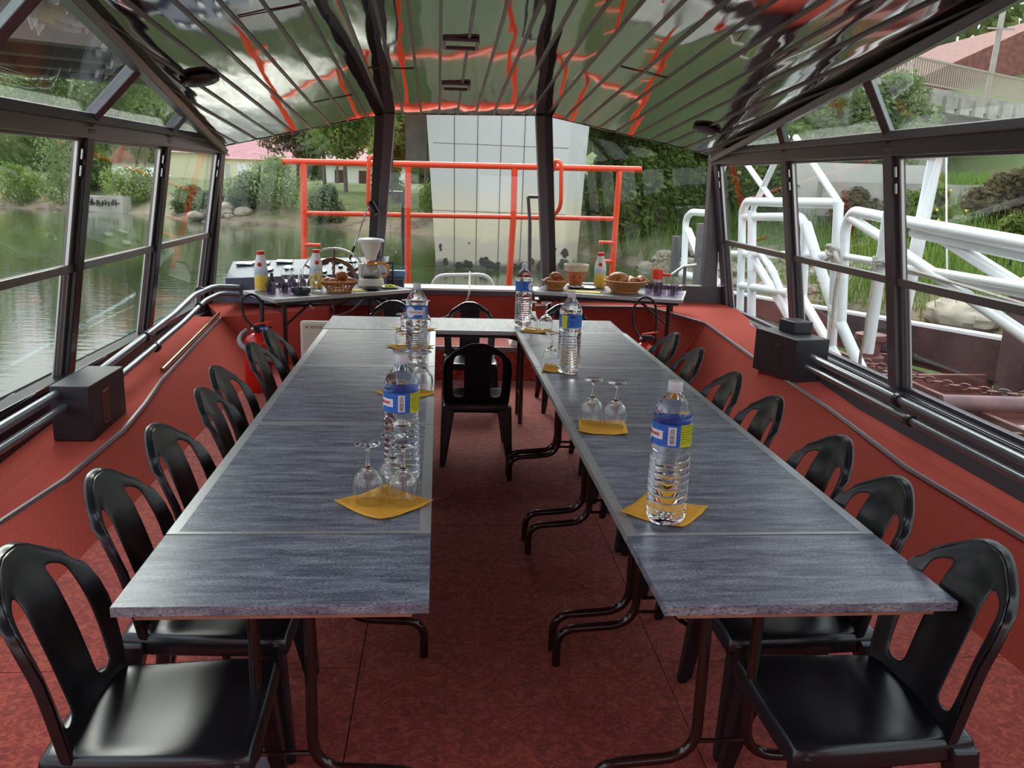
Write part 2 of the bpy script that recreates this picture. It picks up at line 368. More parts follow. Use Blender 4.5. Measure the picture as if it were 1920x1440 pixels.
# ---- floor
f = MB(); f.mi = 1; f.box((-2.4, -2.6, -.06), (3.0, 8.9, -.006)); f.mi = 0
g = .0022
for x0, x1, ys in ((-1.75, -.3, (-2.6, 1.2, 2.91, 5.4, 8.85)), (-.3, .86, (-2.6, .6, 4.27, 7.65, 8.85)), (.86, 2.36, (-2.6, .3, 2.92, 5.5, 8.85))):
    for y0, y1 in zip(ys[:-1], ys[1:]): f.box((x0+g, y0+g, -.02), (x1-g, y1-g, 0))
struct(f.build('floor', ['carpet', 'black'], smooth=False))
# ---- step platform in the bow
f = MB(); f.box((-1.1, 7.65, 0), (1.75, 8.84, .285)); st = struct(f.build('floor', 'carpet', smooth=False))
f = MB(); f.box((-1.1, 7.64, .272), (1.75, 7.662, .318)); struct(f.build('trim_1', 'edge', smooth=False))
f = MB(); f.box((-1.1, 7.66, .285), (1.75, 8.84, .314)); struct(f.build('trim_2', 'carpet', smooth=False))

# ---- side walls with carpeted ledge
LE = [(-2.12, -2.6, .14), (-2.1, 1.6, .155), (-2.07, 3.2, .18), (-2.05, 3.87, .20), (-1.965, 4.35, .23), (-1.925, 5.07, .28), (-1.97, 5.6, .305), (-2.04, 6.15, .33), (-2.09, 7.2, .395), (-2.12, 8.2, .46)]
RE = [(2.62, -2.6, .33), (2.62, 2.2, .335), (2.60, 3.34, .34), (2.57, 4.28, .345), (2.63, 4.9, .347), (2.68, 5.5, .35), (2.62, 6.64, .42), (2.5, 7.84, .55), (2.09, 8.42, .61)]
def side(pts, sgn, base, outer, name):
    w = MB(); vs = []
    for x, y, z in pts: vs += [(base(y), y, -.01), (x, y, z), (outer, y, z)]
    fs = []
    for i in range(len(pts)-1):
        a = i*3; b = a+3
        if sgn < 0: fs += [(a, b, b+1, a+1), (a+1, b+1, b+2, a+2)]
        else: fs += [(a, a+1, b+1, b), (a+1, a+2, b+2, b+1)]
    w.add(vs, fs); struct(w.build('wall_'+name, 'carpet_w', smooth=True, ang=30))
side(LE, -1, lambda y: -1.70, -2.44, 'left')
side(RE, 1, lambda y: 2.27 if y < 7 else 2.27-.12*(y-7), 2.98, 'right')
for nm, pts, s in (('trim_3', LE, 1), ('trim_4', RE+[(.92, 8.40, .60)], -1)):
    t = MB(); t.tube([(x+.004*s, y, z-.012) for x, y, z in pts], .017, 6); struct(t.build(nm, 'edge'))
# bow bulkhead
w = MB()
w.hexa([(.92, 8.36, -.01), (1.95, 8.36, -.01), (2.2, 8.84, -.01), (.92, 8.84, -.01)], [(.92, 8.42, .60), (2.09, 8.42, .61), (2.7, 8.84, .61), (.92, 8.84, .60)])
w.add([(2.09, 8.42, .61), (2.5, 7.84, .55), (2.98, 7.84, .55), (2.98, 8.84, .612), (1.9, 8.84, .612)], [(0, 1, 2, 3, 4)])
w.add([(1.95, 8.36, -.01), (2.15, 7.8, -.01), (2.5, 7.84, .55), (2.09, 8.42, .61)], [(0, 1, 2, 3)])
w.hexa([(-2.0, 8.2, -.01), (-1.1, 8.2, -.01), (-1.1, 8.84, -.01), (-2.3, 8.84, -.01)], [(-2.12, 8.2, .46), (-1.1, 8.2, .56), (-1.1, 8.84, .56), (-2.42, 8.84, .50)])
w.box((-1.12, 8.70, -.01), (.94, 8.84, .655))
struct(w.build('wall_front', 'carpet_w', smooth=False))
# grey sill bar and white outer coaming
w = MB(); w.box((-2.42, 8.82, .50), (-.60, 8.90, .665)); w.box((-.60, 8.66, .652), (1.0, 8.90, .705)); w.box((1.15, 8.788, .50), (3.07, 8.925, .785)); w.box((1.0, 8.80, .60), (1.16, 8.90, .70))
struct(w.build('trim_5', 'panel', smooth=False, bevel=.004))
w = MB(); w.box((-.62, 8.655, .700), (1.0, 8.97, .722)); struct(w.build('trim_6', 'white', smooth=False, bevel=.004))

# ---- lower panels under the side windows
def zl(y):
    for a, b in zip(LE[:-1], LE[1:]):
        if a[1] <= y <= b[1]: return a[2]+(b[2]-a[2])*(y-a[1])/(b[1]-a[1])
    return LE[-1][2] if y > 8 else LE[0][2]
def zr(y):
    for a, b in zip(RE[:-1], RE[1:]):
        if a[1] <= y <= b[1]: return a[2]+(b[2]-a[2])*(y-a[1])/(b[1]-a[1])
    return RE[-1][2] if y > 8 else RE[0][2]
w = MB()
ys = [-2.6, 1, 3, 4.35, 5.07, 6.15, 7.2, 8.2, 8.84]
for a, b in zip(ys[:-1], ys[1:]):
    w.hexa([(-2.37, a, zl(a)-.03), (-2.37, b, zl(b)-.03), (-2.50, b, zl(b)-.03), (-2.50, a, zl(a)-.03)][::-1], [(-2.40, a, .455), (-2.40, b, .50), (-2.53, b, .50), (-2.53, a, .455)][::-1])
struct(w.build('trim_7', 'panel_d', smooth=False))
w = MB(); w.bar((-2.46, -2.6, .455), (-2.46, 8.84, .50), .11, .035); struct(w.build('trim_8', 'frame_dark', smooth=False, bevel=.005))
w = MB()
ys = [-2.6, 1, 3, 4.35, 5.5, 6.64, 7.84, 8.42, 8.84]
for a, b in zip(ys[:-1], ys[1:]):
    w.hexa([(2.86, a, zr(a)-.03), (2.86, b, zr(b)-.03), (3.06, b, zr(b)-.03), (3.06, a, zr(a)-.03)], [(2.94, a, .555), (2.94, b, .555), (3.08, b, .555), (3.08, a, .555)])
struct(w.build('trim_9', 'panel', smooth=False))
w = MB(); w.bar((3.01, -2.6, .545), (3.01, 8.84, .545), .11, .035); struct(w.build('trim_10', 'frame_dark', smooth=False, bevel=.005))

# ---- side window rows
LP = [8.80, 7.13, 5.60, 4.05, 2.5, .95, -.6, -2.2]
RP = [8.75, 6.93, 5.26, 3.6, 1.95, .3, -1.3, -2.6]
PT = dict(L=(PLt, 1, .475, 1.985, 1.19), R=(PRt, -1, .565, 2.035, 1.26))
wn_i = 0
for side_, posts in (('L', LP), ('R', RP)):
    P, s, zb, zt, zm = PT[side_]
    # fixed posts
    for i, y in enumerate(posts):
        t = MB(); wd = .105 if i else .13
        t.bar(P(y, zb-.06, .03*s), P(y, zt+.06, .03*s), .075, wd, (0, 1, 0))
        struct(t.build('trim_%d' % (20+i+(10 if s < 0 else 0)), 'frame' if s < 0 else 'frame_dark', smooth=False, bevel=.006))
    t = MB(); t.bar(P(-2.6, zt+.045, .02*s), P(YF, zt+.045, .02*s), .09, .095); struct(t.build('trim_%d' % (40 if s > 0 else 41), 'frame_brown' if s > 0 else 'frame', smooth=False, bevel=.006))
    t = MB(); t.bar(P(-2.6, zt+.115, .05*s), P(YF-.1, zt+.115, .05*s), .11, .055); struct(t.build('trim_%d' % (42 if s > 0 else 43), 'frame_dark' if s > 0 else 'frame', smooth=False, bevel=.006))
    for i in range(len(posts)-1):
        y1, y0 = posts[i]-.05, posts[i+1]+.05
        wn_i += 1; W_ = empty('window_%d' % wn_i, P(y0, zb)); struct(W_); inv = -W_.location
        def q(y, z, o=0): return P(y, z, o)+inv
        fr = MB()
        for (a, b) in (((y0, zb), (y1, zb)), ((y0, zt), (y1, zt))): fr.bar(q(*a, .01*s), q(*b, .01*s), .045, .04)
        for y in (y0+.015, y1-.015): fr.bar(q(y, zb, .01*s), q(y, zt, .01*s), .045, .035, (0, 1, 0))
        fr.build('frame', 'frame_brown' if s > 0 else 'frame', W_, smooth=False, bevel=.003)
        mr = MB(); mr.bar(q(y0, zm, .02*s), q(y1, zm, .02*s), .05, .05); mr.build('mid_rail', 'frame_brown', W_, smooth=False, bevel=.004)
        # sliding sash edge, aluminium
        ye = y1-.052
        ed = MB(); ed.bar(q(ye, zm+.02, .025*s), q(ye, zt-.02, .025*s), .02, .02, (0, 1, 0)); ed.build('sash_edge', 'frame_alu', W_, smooth=False, bevel=.002)
        ed = MB(); ed.bar(q(ye-.012, zb+.02, .0), q(ye-.012, zm-.03, .0), .012, .03, (0, 1, 0)); ed.build('sash_edge', 'frame_alu', W_, smooth=False, bevel=.002)
        lt = MB()
        for dz in (.10, .20): lt.bar(q(ye+.027, zt-dz-.03, .05*s), q(ye+.027, zt-dz+.035, .05*s), .012, .022, (0, 1, 0))
        lt.build('latch', 'steel', W_, smooth=False, bevel=.003)
        for za, zb2 in ((zm, zt), (zb, zm)):
            gl = MB(); o1, o2 = -.004, .001
            gl.hexa([q(y0, za, o1), q(y1, za, o1), q(y1, za, o2), q(y0, za, o2)], [q(y0, zb2, o1), q(y1, zb2, o1), q(y1, zb2, o2), q(y0, zb2, o2)])
            gl.build('pane', 'glass', W_, smooth=False)
# ---- upper side lights between rail and roof edge
for side_, posts, E_ in (('L', LP, edgeL), ('R', RP, edgeR)):
    P, s, zb, zt, zm = PT[side_]; zr0 = zt+.12
    for i in range(len(posts)-1):
        ya = posts[i]; yb = posts[i+1]
        wn_i += 1; W_ = empty('window_%d' % wn_i, P(yb, zr0)); struct(W_); inv = -W_.location
        lo_a, lo_b = P(ya, zr0)+inv, P(yb, zr0)+inv; hi_a, hi_b = E_(ya-.2)+inv, E_(yb-.3)+inv
        if i == 0: hi_a = P(YF-.25, zr0+.01)+inv
        nrm = (lo_b-lo_a).cross(hi_b-lo_a).normalized()*.004
        gl = MB(); gl.hexa([lo_a-nrm, lo_b-nrm, lo_b, lo_a], [hi_a-nrm, hi_b-nrm, hi_b, hi_a]); gl.build('pane', 'glass', W_, smooth=False)
        if i > 0:
            st_ = MB(); st_.bar(lo_a+Vector((.03*s, 0, -.02)), hi_a+Vector((.0, 0, -.01)), .085, .05, (1*s, 0, .5)); st_.build('strut', 'frame', W_, smooth=False, bevel=.006)
    t = MB(); t.bar(E_(YF+.02)+Vector((.03*s, 0, -.03)), E_(-2.3)+Vector((.03*s, 0, -.03)), .11, .05, (.4*s, 0, 1)); struct(t.build('trim_%d' % (44 if s > 0 else 45), 'frame', smooth=False, bevel=.006))

# ---- mirror plank ceiling
c = MB(); jn = []
def plane_pts(P0, P1, n, kend, flip=False, width=True):
    U = P1-P0
    for i in range(n):
        t0, t1 = i/n, (i+1)/n; tilt = random.uniform(-.0012, .0012); sub = 6
        nrm = U.cross(SB).normalized();
        if nrm.z > 0: nrm = -nrm
        rows = []
        for j in range(sub+1):
            u = j/sub; t = t0+(t1-t0)*(.035+.93*u); b = .0012*(1-(2*u-1)**2)+tilt*(2*u-1)
            k = kend(t0*.5+t1*.5) if False else kend(t)
            cols = []
            for h in range(9):
                kk = k*h/8; cols.append(P0+U*t+SB*kk+nrm*(b+.0015*sin(kk*2.1+i*1.7)))
            rows.append(cols)
        o = []
        for cols in rows: o += cols
        fs = []
        for j in range(sub):
            for h in range(8):
                a = j*9+h; fs.append((a, a+1, a+10, a+9) if not flip else (a, a+9, a+10, a+1))
        c.mi = 0; c.add(o, fs)
        if i > 0:
            k = kend(t0)
            if k > .2: c.mi = 1; c.bar(P0+U*t0+nrm*.004, P0+U*t0+SB*k+nrm*.004, .020, .010, nrm)
plane_pts(A_, B_, 9, lambda t: min(KB, t/.071))
plane_pts(B_, C_, 9, lambda t: KB)
plane_pts(C_, D_, 10, lambda t: min(KB, (1-t)/.0553))
c.mi = 1
for P0 in (B_, C_): c.bar(P0+Vector((0, 0, -.002)), P0+SB*KB+Vector((0, 0, -.002)), .022, .012)
for ky in (2.2, 4.9): # cross joints
    c.bar(B_+SB*ky+Vector((0, 0, -.004)), B_+(C_-B_)*.22+SB*ky+Vector((0, 0, -.004)), .006, .006)
    c.bar(C_+(D_-C_)*.3+SB*(ky+.4)+Vector((0, 0, -.006)), C_+(D_-C_)*.1+SB*(ky+.4)+Vector((0, 0, -.006)), .006, .006)
    c.bar(B_+(A_-B_)*.32+SB*(ky-.9)+Vector((0, 0, -.006)), B_+(A_-B_)*.1+SB*(ky-.9)+Vector((0, 0, -.006)), .006, .006)
struct(c.build('ceiling', ['ceil', 'joint'], smooth=True, ang=50))
# outer roof skin
r_ = MB(); o_ = Vector((0, 0, .07))
bk = [edgeL(-2.3)+o_, B_+SB*KB+o_, C_+SB*KB+o_, edgeR(-2.3)+o_]; fr_ = [A_+o_, B_+o_, C_+o_, D_+o_]
r_.add(fr_+bk, [(0, 1, 5, 4), (1, 2, 6, 5), (2, 3, 7, 6)]); struct(r_.build('trim_46', 'white', smooth=False))
t = MB()
for a, b in ((A_, B_), (B_, C_), (C_, D_)): t.bar(a+Vector((0, .03, .02)), b+Vector((0, .03, .02)), .06, .05)
struct(t.build('trim_47', 'frame_dark', smooth=False))

# ---- front posts and panes
def post(n, x0b, x1b, x0t, x1t, zb, zt, m):
    t = MB(); t.hexa([(x0b, 8.80, zb), (x1b, 8.80, zb), (x1b, 8.93, zb), (x0b, 8.93, zb)], [(x0t, 8.80, zt), (x1t, 8.80, zt), (x1t, 8.93, zt), (x0t, 8.93, zt)])
    struct(t.build('trim_%d' % n, m, smooth=False, bevel=.008))
post(50, -.80, -.72, -.695, -.60, .66, 2.40, 'frame_dark'); post(51, -.725, -.655, -.61, -.50, .66, 2.42, 'frame')
post(52, 1.035, 1.115, .895, .985, .66, 2.45, 'frame'); post(53, 1.115, 1.18, .985, 1.06, .66, 2.45, 'frame_dark')
post(54, -2.44, -2.36, -2.27, -2.17, .5, 2.06, 'frame_dark'); post(55, 2.74, 2.90, 2.72, 2.83, .55, 2.12, 'frame')
def fpane(n, bl, br, tr, tl):
    gl = MB(); a = [Vector(p) for p in (bl, br, tr, tl)]; d = Vector((0, .006, 0)); gl.hexa([a[0], a[1], a[1]+d, a[0]+d], [a[3], a[2], a[2]+d, a[3]+d])
    W_ = struct(empty('window_%d' % n, (bl[0], 8.86, bl[2]))); gl.v = [tuple(Vector(v)-W_.location) for v in gl.v]; gl.build('pane', 'glass', W_, smooth=False)
fpane(41, (-2.37, 8.86, .66), (-.79, 8.86, .66), (-.69, 8.86, 2.40), (-2.2, 8.86, 2.05))
fpane(42, (-.66, 8.86, .70), (1.04, 8.86, .70), (.90, 8.86, 2.45), (-.51, 8.86, 2.42))
fpane(43, (1.165, 8.86, .785), (2.76, 8.86, .785), (2.73, 8.86, 2.13), (1.05, 8.86, 2.45))
# unseen stern bulkhead, closed in to keep sky haze off the front glass
w = MB(); w.box((-2.6, -2.7, 0), (-.5, -2.6, 1.1)); w.box((.7, -2.7, 0), (3.1, -2.6, 1.1)); w.box((-.5, -2.7, 0), (.7, -2.6, .1))
w.box((-2.6, -2.7, 1.9), (3.1, -2.6, 3.4)); w.box((-2.6, -2.7, 1.1), (-1.6, -2.6, 1.9)); w.box((1.8, -2.7, 1.1), (3.1, -2.6, 1.9)); w.box((-.6, -2.7, 1.1), (-.5, -2.6, 1.9)); w.box((.7, -2.7, 1.1), (.8, -2.6, 1.9))
struct(w.build('wall_back', 'carpet_w', smooth=False))
w = MB(); w.box((-.5, -2.68, .1), (.7, -2.64, 1.9)); struct(w.build('door_1', 'panel', smooth=False))
# hull outside
w = MB(); w.add([(-2.55, -2.7, .5), (-2.55, 8.9, .5), (-1.75, 10.9, .44), (2.2, 10.9, .44), (3.1, 8.9, .5), (3.1, -2.7, .5), (-2.3, -2.7, -.5), (-2.3, 8.9, -.5), (-1.4, 10.7, -.5), (1.9, 10.7, -.5), (2.9, 8.9, -.5), (2.9, -2.7, -.5)],
    [(0, 1, 7, 6), (1, 2, 8, 7), (2, 3, 9, 8), (3, 4, 10, 9), (4, 5, 11, 10)])
w.add([(-2.5, 8.9, .42), (3.05, 8.9, .42), (2.2, 10.9, .42), (-1.75, 10.9, .42)], [(0, 1, 2, 3)]); struct(w.build('floor', 'deck', smooth=False))

# ---- ceiling fittings
def ceil_plate(y, lbl):
    k = YF-y; cpt = Vector((.065+.008*k, y, 2.435+.0765*k)); e = empty('ceiling_light', cpt, 0, lbl, 'ceiling light', 'square ceiling lights')
    e.rotation_euler = (-atan2(.0765, 1), 0, 0)
    a = MB(); 
    for (p, q_) in (((-.105, -.12), (.105, -.12)), ((-.105, .12), (.105, .12)), ((-.105, -.12), (-.105, .12)), ((.105, -.12), (.105, .12))): a.bar((*p, -.014), (*q_, -.014), .022, .02)
    a.build('frame', 'edge', e, smooth=False, bevel=.003)
    a = MB(); a.box((-.1, -.115, -.012), (.1, .115, -.004)); a.build('diffuser', 'ceil', e, smooth=False)
ceil_plate(5.82, 'square flush ceiling light with dark rim, the one nearer the camera')
ceil_plate(7.3, 'square flush ceiling light with dark rim, the one nearer the bow window')
def spot(loc, nrm, lbl):
    e = empty('ceiling_lamp', loc, 0, lbl, 'lamp'); e.rotation_euler = Vector(nrm).to_track_quat('-Z', 'Y').to_euler()
    a = MB(); a.lathe([(.0, -.004), (.115, -.004), (.125, -.015), (.12, -.035), (.10, -.044), (.085, -.040)], n=28); a.build('housing', 'lampglass', e)
    a = MB(); a.lathe([(.085, -.040), (.05, -.052), (0, -.055)], n=24); a.build('lens', 'black', e)
spot((-1.60, 5.96, 2.405), (.22, -.07, -1), 'round dark lamp fixed to the left slope of the ceiling')
spot((2.28, 7.6, 2.315), (-.19, -.07, -1), 'round dark lamp fixed to the right slope of the ceiling')

# ---- handrail pipes along the windows
def pipe(name, pts, r, label, mounts, m='pipe', cat='pipe', group=None):
    e = empty(name, pts[0], 0, label, cat, group); o = Vector(pts[0])
    a = MB(); a.tube([Vector(p)-o for p in fillet(pts, .08)], r, 12); a.build('tube', m, e)
    for p in mounts:
        b = MB(); p = Vector(p)-o; b.lathe([(r*1.55, -.02), (r*1.55, .02)], n=14); b.v = [(v[0], v[2], v[1]) for v in b.v]; b.v = [tuple(Vector(v)+p) for v in b.v]; b.f = [t_[::-1] for t_ in b.f]
        b.build('bracket', 'frame_dark', e)
pipe('heating_pipe', [(-2.24, 5.40, .50), (-2.24, 7.2, .64), (-2.24, 7.8, .72), (-2.19, 8.25, .74), (-1.98, 8.4, .72)], .027, 'upper grey pipe under the left windows between the heater box and the console', [(-2.24, 6.5, .58), (-2.24, 8.0, .73)])
pipe('heating_pipe', [(-2.17, 5.40, .42), (-2.17, 7.2, .57), (-2.17, 7.9, .66), (-2.12, 8.25, .68), (-1.98, 8.35, .66)], .024, 'lower grey pipe under the left windows between the heater box and the console', [(-2.17, 6.5, .50), (-2.17, 7.7, .63)])
pipe('heating_pipe', [(-2.20, -2.3, .40), (-2.20, 4.88, .545)], .027, 'upper grey pipe under the left windows, camera side of the heater box', [(-2.2, 3.0, .508)])
pipe('heating_pipe', [(-2.16, -2.3, .31), (-2.16, 4.88, .47)], .024, 'lower grey pipe under the left windows, camera side of the heater box', [(-2.16, 3.0, .428)])
pipe('heating_pipe', [(2.74, -2.3, .60), (2.74, 6.0, .60)], .027, 'upper grey pipe under the right windows', [(2.74, 4.75, .60), (2.74, 2.2, .6)])
pipe('heating_pipe', [(2.71, -2.3, .53), (2.71, 6.0, .53)], .022, 'lower grey pipe under the right windows', [(2.71, 4.55, .53), (2.71, 2.2, .53)])
a = MB(); a.tube([(-2.077, 6.32, .365), (-2.14, 8.2, .49)], .017, 12); tag(a.build('brass_pole', 'brass'), 'loose brass coloured pole lying on the left red ledge', 'pole')

def heater(loc, rz, sx, sy, sz, lbl, gm, face, extra=None):
    e = empty('heater_box', loc, rz, lbl, 'heater'); a = MB(); 
    a.box((-sx/2, -sy/2, 0), (sx/2, sy/2, sz)); a.build('body', 'heater', e, smooth=False, bevel=.006)
    g_ = MB(); h0, h1 = sz*.16, sz*.78; hw = .045; n = 11
    cx = face*sx/2
    g_.mi = 0; g_.box((min(cx, cx+face*.004), -hw-.04, h0), (max(cx, cx+face*.004), hw-.04, h1)); g_.mi = 1
    for i in range(n):
        for j in range(3):
            y = -hw-.04+.015+j*.03-.009; z = h0+.012+i*(h1-h0-.02)/n
            g_.box((min(cx, cx+face*.006), y, z), (max(cx, cx+face*.006), y+.018, z+.012))
    g_.build('grille', [gm, 'black'], e, smooth=False); return e
heater((-2.125, 5.14, .27), 0, .22, .54, .325, 'dark grey heater box with copper grille on the left red ledge', 'grille', 1)
e = heater((2.73, 6.38, .38), radians(12), .29, .56, .335, 'dark grey heater box with vent grille on the right red ledge', 'frame', -1)
a = MB(); a.box((-.02, -.05, .335), (.15, .16, .43)); a.build('riser', 'heater', e, smooth=False, bevel=.01)
heater((2.74, 2.78, .335), 0, .22, .5, .36, 'dark heater box cut by the right edge of the picture', 'grille', -1)
# ================================================================== tables
def rot2(p, a): return Vector((p[0]*cos(a)-p[1]*sin(a), p[0]*sin(a)+p[1]*cos(a), p[2] if len(p) > 2 else 0))
def s_leg(xv, xf, y, ztop, sgn=1):
    return fillet([(xv, y, ztop), (xv, y, .17), (xf, y, .15), (xf, y, .0)], .10, 7)
def table(name, label, cat, cx, y0, y1, width, frames, fcx, dv, df, rz=0, pivot=None, framed=True, apron=True, group=None, top=.74, th=.028, ends=(True, True)):
    """long axis along y; frames = y positions of the folding leg frames"""
    cy = (y0+y1)/2; e = empty(name, (cx, cy, 0), rz, label, cat, group); h = (y1-y0)/2; w = width/2
    if pivot: e.location = (pivot[0], pivot[1], 0)
    z0 = top-th
    a = MB(); i_ = .036 if framed else 0; j = .020 if framed else 0
    a.box((-w+i_, -h+j, z0), (w-i_, h-j, top)); a.build('tabletop', 'lam', e, smooth=False, bevel=.0015 if not framed else 0)
    if framed:
        a = MB(); a.box((-w, -h+.002, z0), (-w+i_, h-.002, top+.0005)); a.box((w-i_, -h+.002, z0), (w, h-.002, top+.0005))
        a.box((-w+i_, -h+.002, z0), (w-i_, -h+j, top+.0005)); a.box((-w+i_, h-j, z0), (w-i_, h-.002, top+.0005)); a.build('edge_trim', 'alu', e, smooth=False, bevel=.001)
    if apron:
        a = MB(); za = z0-.026
        a.box((-w+.045, -h+.03, za), (w-.045, -h+.05, z0)); a.box((-w+.045, h-.05, za), (w-.045, h-.03, z0))
        a.box((-w+.045, -h+.05, za), (-w+.065, h-.05, z0)); a.box((w-.065, -h+.05, za), (w-.045, h-.05, z0)); a.build('apron', 'wood', e, smooth=False, bevel=.003)
    for fy in frames:
        y = fy-cy
        for s in (-1, 1):
            xv = (fcx-cx)+s*dv; xf = (fcx-cx)+s*df
            a = MB(); a.tube(s_leg(xv, xf, y, z0-.002), .0165, 12); a.build('leg', 'browntube', e)
        a = MB(); a.tube([((fcx-cx)-dv, y, z0-.03), ((fcx-cx)+dv, y, z0-.03)], .012, 8); a.build('crossbar', 'browntube', e)
        a = MB(); a.tube([((fcx-cx)-dv, y, .22), ((fcx-cx)+dv, y, .22)], .007, 8)
        a.build('crossbar', 'browntube', e)
    return e
aL, aR = radians(.38), radians(.83)
def rowpos(cx, cy, a):   # the rows stand slightly askew to the cabin
    return (cx-cy*sin(-a), cy)
LCX, RCX = -.4146, 1.026
def row_table(side, y0, y1, frames, label, framed=True, gi=None):
    cx, a = (LCX, aL) if side == 'L' else (RCX, aR); cy = (y0+y1)/2
    piv = (cx-cy*sin(a), cy+cx*sin(a))
    fc = cx if side == 'L' else cx-.16
    return table('folding_table', label, 'table', cx, y0, y1, .80 if side == 'L' else .815, frames, fc, .075, .375, rz=a, pivot=piv, framed=framed)
row_table('L', 2.015, 2.462, (2.13,), 'short speckled blue-grey table board at the near end of the left row, no metal edging', False)
row_table('L', 2.4665, 3.668, (2.98, 3.45), 'grey-edged blue-grey table in the left row carrying the nearest bottle and three upturned glasses')
row_table('L', 3.672, 4.868, (3.98, 4.6), 'grey-edged blue-grey table in the left row, second framed one from the camera')
row_table('L', 4.872, 6.06, (5.3, 5.85), 'grey-edged blue-grey table at the far end of the left row before the cross table')
row_table('R', 1.98, 2.43, (2.13,), 'short speckled blue-grey table board at the near end of the right row, wooden apron showing', False)
row_table('R', 2.4345, 3.665, (2.90, 3.01), 'grey-edged blue-grey table in the right row carrying the large near water bottle')
row_table('R', 3.669, 4.884, (3.90, 4.06), 'grey-edged blue-grey table in the right row carrying two upturned glasses on a napkin')
row_table('R', 4.888, 6.085, (4.96, 5.06), 'grey-edged blue-grey table at the far end of the right row before the cross table')
# cross table at the bow end: long axis across
e = table('folding_table', 'long narrow blue-grey cross table joining the two rows at the far end', 'table', 0, -1.10, 1.10, .56, (), 0, .07, .2, rz=radians(90), pivot=(.235, 6.375), framed=False, apron=False)
a = MB(); z0 = .712
a.box((-.281, -1.10, z0-.001), (-.274, 1.10, .7406)); a.box((.274, -1.10, z0-.001), (.281, 1.10, .7406)); a.build('edge_trim', 'alu', e, smooth=False)
a = MB(); a.box((-.25, -.90, z0-.028), (-.23, .90, z0)); a.box((.23, -.9, z0-.028), (.25, .9, z0)); a.box((-.23, -.90, z0-.028), (.23, -.88, z0)); a.box((-.23, .88, z0-.028), (.23, .90, z0)); a.build('apron', 'frame_dark', e, smooth=False)
for yy in (-.36, .72):
    for s in (-1, 1):
        a = MB(); a.tube([(s*.14, yy, z0), (s*.14, yy, 0)], .0165, 12); a.build('leg', 'browntube', e)
    a = MB(); a.tube([(-.14, yy, .2), (.14, yy, .2)], .010, 8); a.build('crossbar', 'browntube', e)
    a = MB(); a.tube([(0, yy, .62), (0, yy+(.3 if yy < 0 else -.3), .70)], .012, 8); a.build('brace', 'browntube', e)

# buffet tables, folding picnic type with light edge
def buffet(p, rz, L_, D_, top, label):
    """p = near-left corner, L_ along local x, D_ along local y"""
    e = empty('buffet_table', (p[0], p[1], 0), rz, label, 'table')
    a = MB(); a.box((.012, .012, top-.03), (L_-.012, D_-.012, top)); a.build('tabletop', 'lam_b', e, smooth=False)
    a = MB(); 
    for b0, b1 in (((0, 0), (L_, .012)), ((0, D_-.012), (L_, D_)), ((0, .012), (.012, D_-.012)), ((L_-.012, .012), (L_, D_-.012))): a.box((*b0, top-.032), (*b1, top+.001))
    a.build('edge_trim', 'alu', e, smooth=False, bevel=.002)
    a = MB(); a.box((.04, .03, top-.058), (L_-.04, .05, top-.032)); a.box((.04, D_-.05, top-.058), (L_-.04, D_-.03, top-.032)); a.build('apron', 'frame_dark', e, smooth=False)
    for x in (.13, L_-.13):
        for y in (.09, D_-.09):
            gx, gy = p[0]+x*cos(rz)-y*sin(rz), p[1]+x*sin(rz)+y*cos(rz)
            zb_ = .614 if gy > 8.33 and gx > .9 else (.316 if gy > 7.62 and gx > -1.12 and gx < 1.78 else 0)   # floor, step or ledge below
            a = MB(); a.tube([(x, y, top-.035), (x, y, zb_)], .019, 10); a.build('leg', 'browntube', e)
        a = MB(); a.tube([(x, .09, .66), (x, D_-.09, .66)], .010, 8); a.build('crossbar', 'browntube', e)
        dx = .28 if x < L_/2 else -.28
        a = MB(); a.tube([(x, .09, top-.25), (x+dx, .09, top-.04)], .012, 8); a.build('brace', 'browntube', e)
    return e
M['lam_b'] = mat('grey_laminate', (.20, .22, .26), .32, 0, .12, 30)
BT = .79
buffet((-1.40, 7.15), radians(37), 1.38, .62, BT, 'grey folding buffet table on the left with the coffee maker on it')
buffet((.86, 8.05), radians(-18), 1.40, .74, BT, 'grey folding buffet table on the right with the terracotta pot and bread baskets on it')

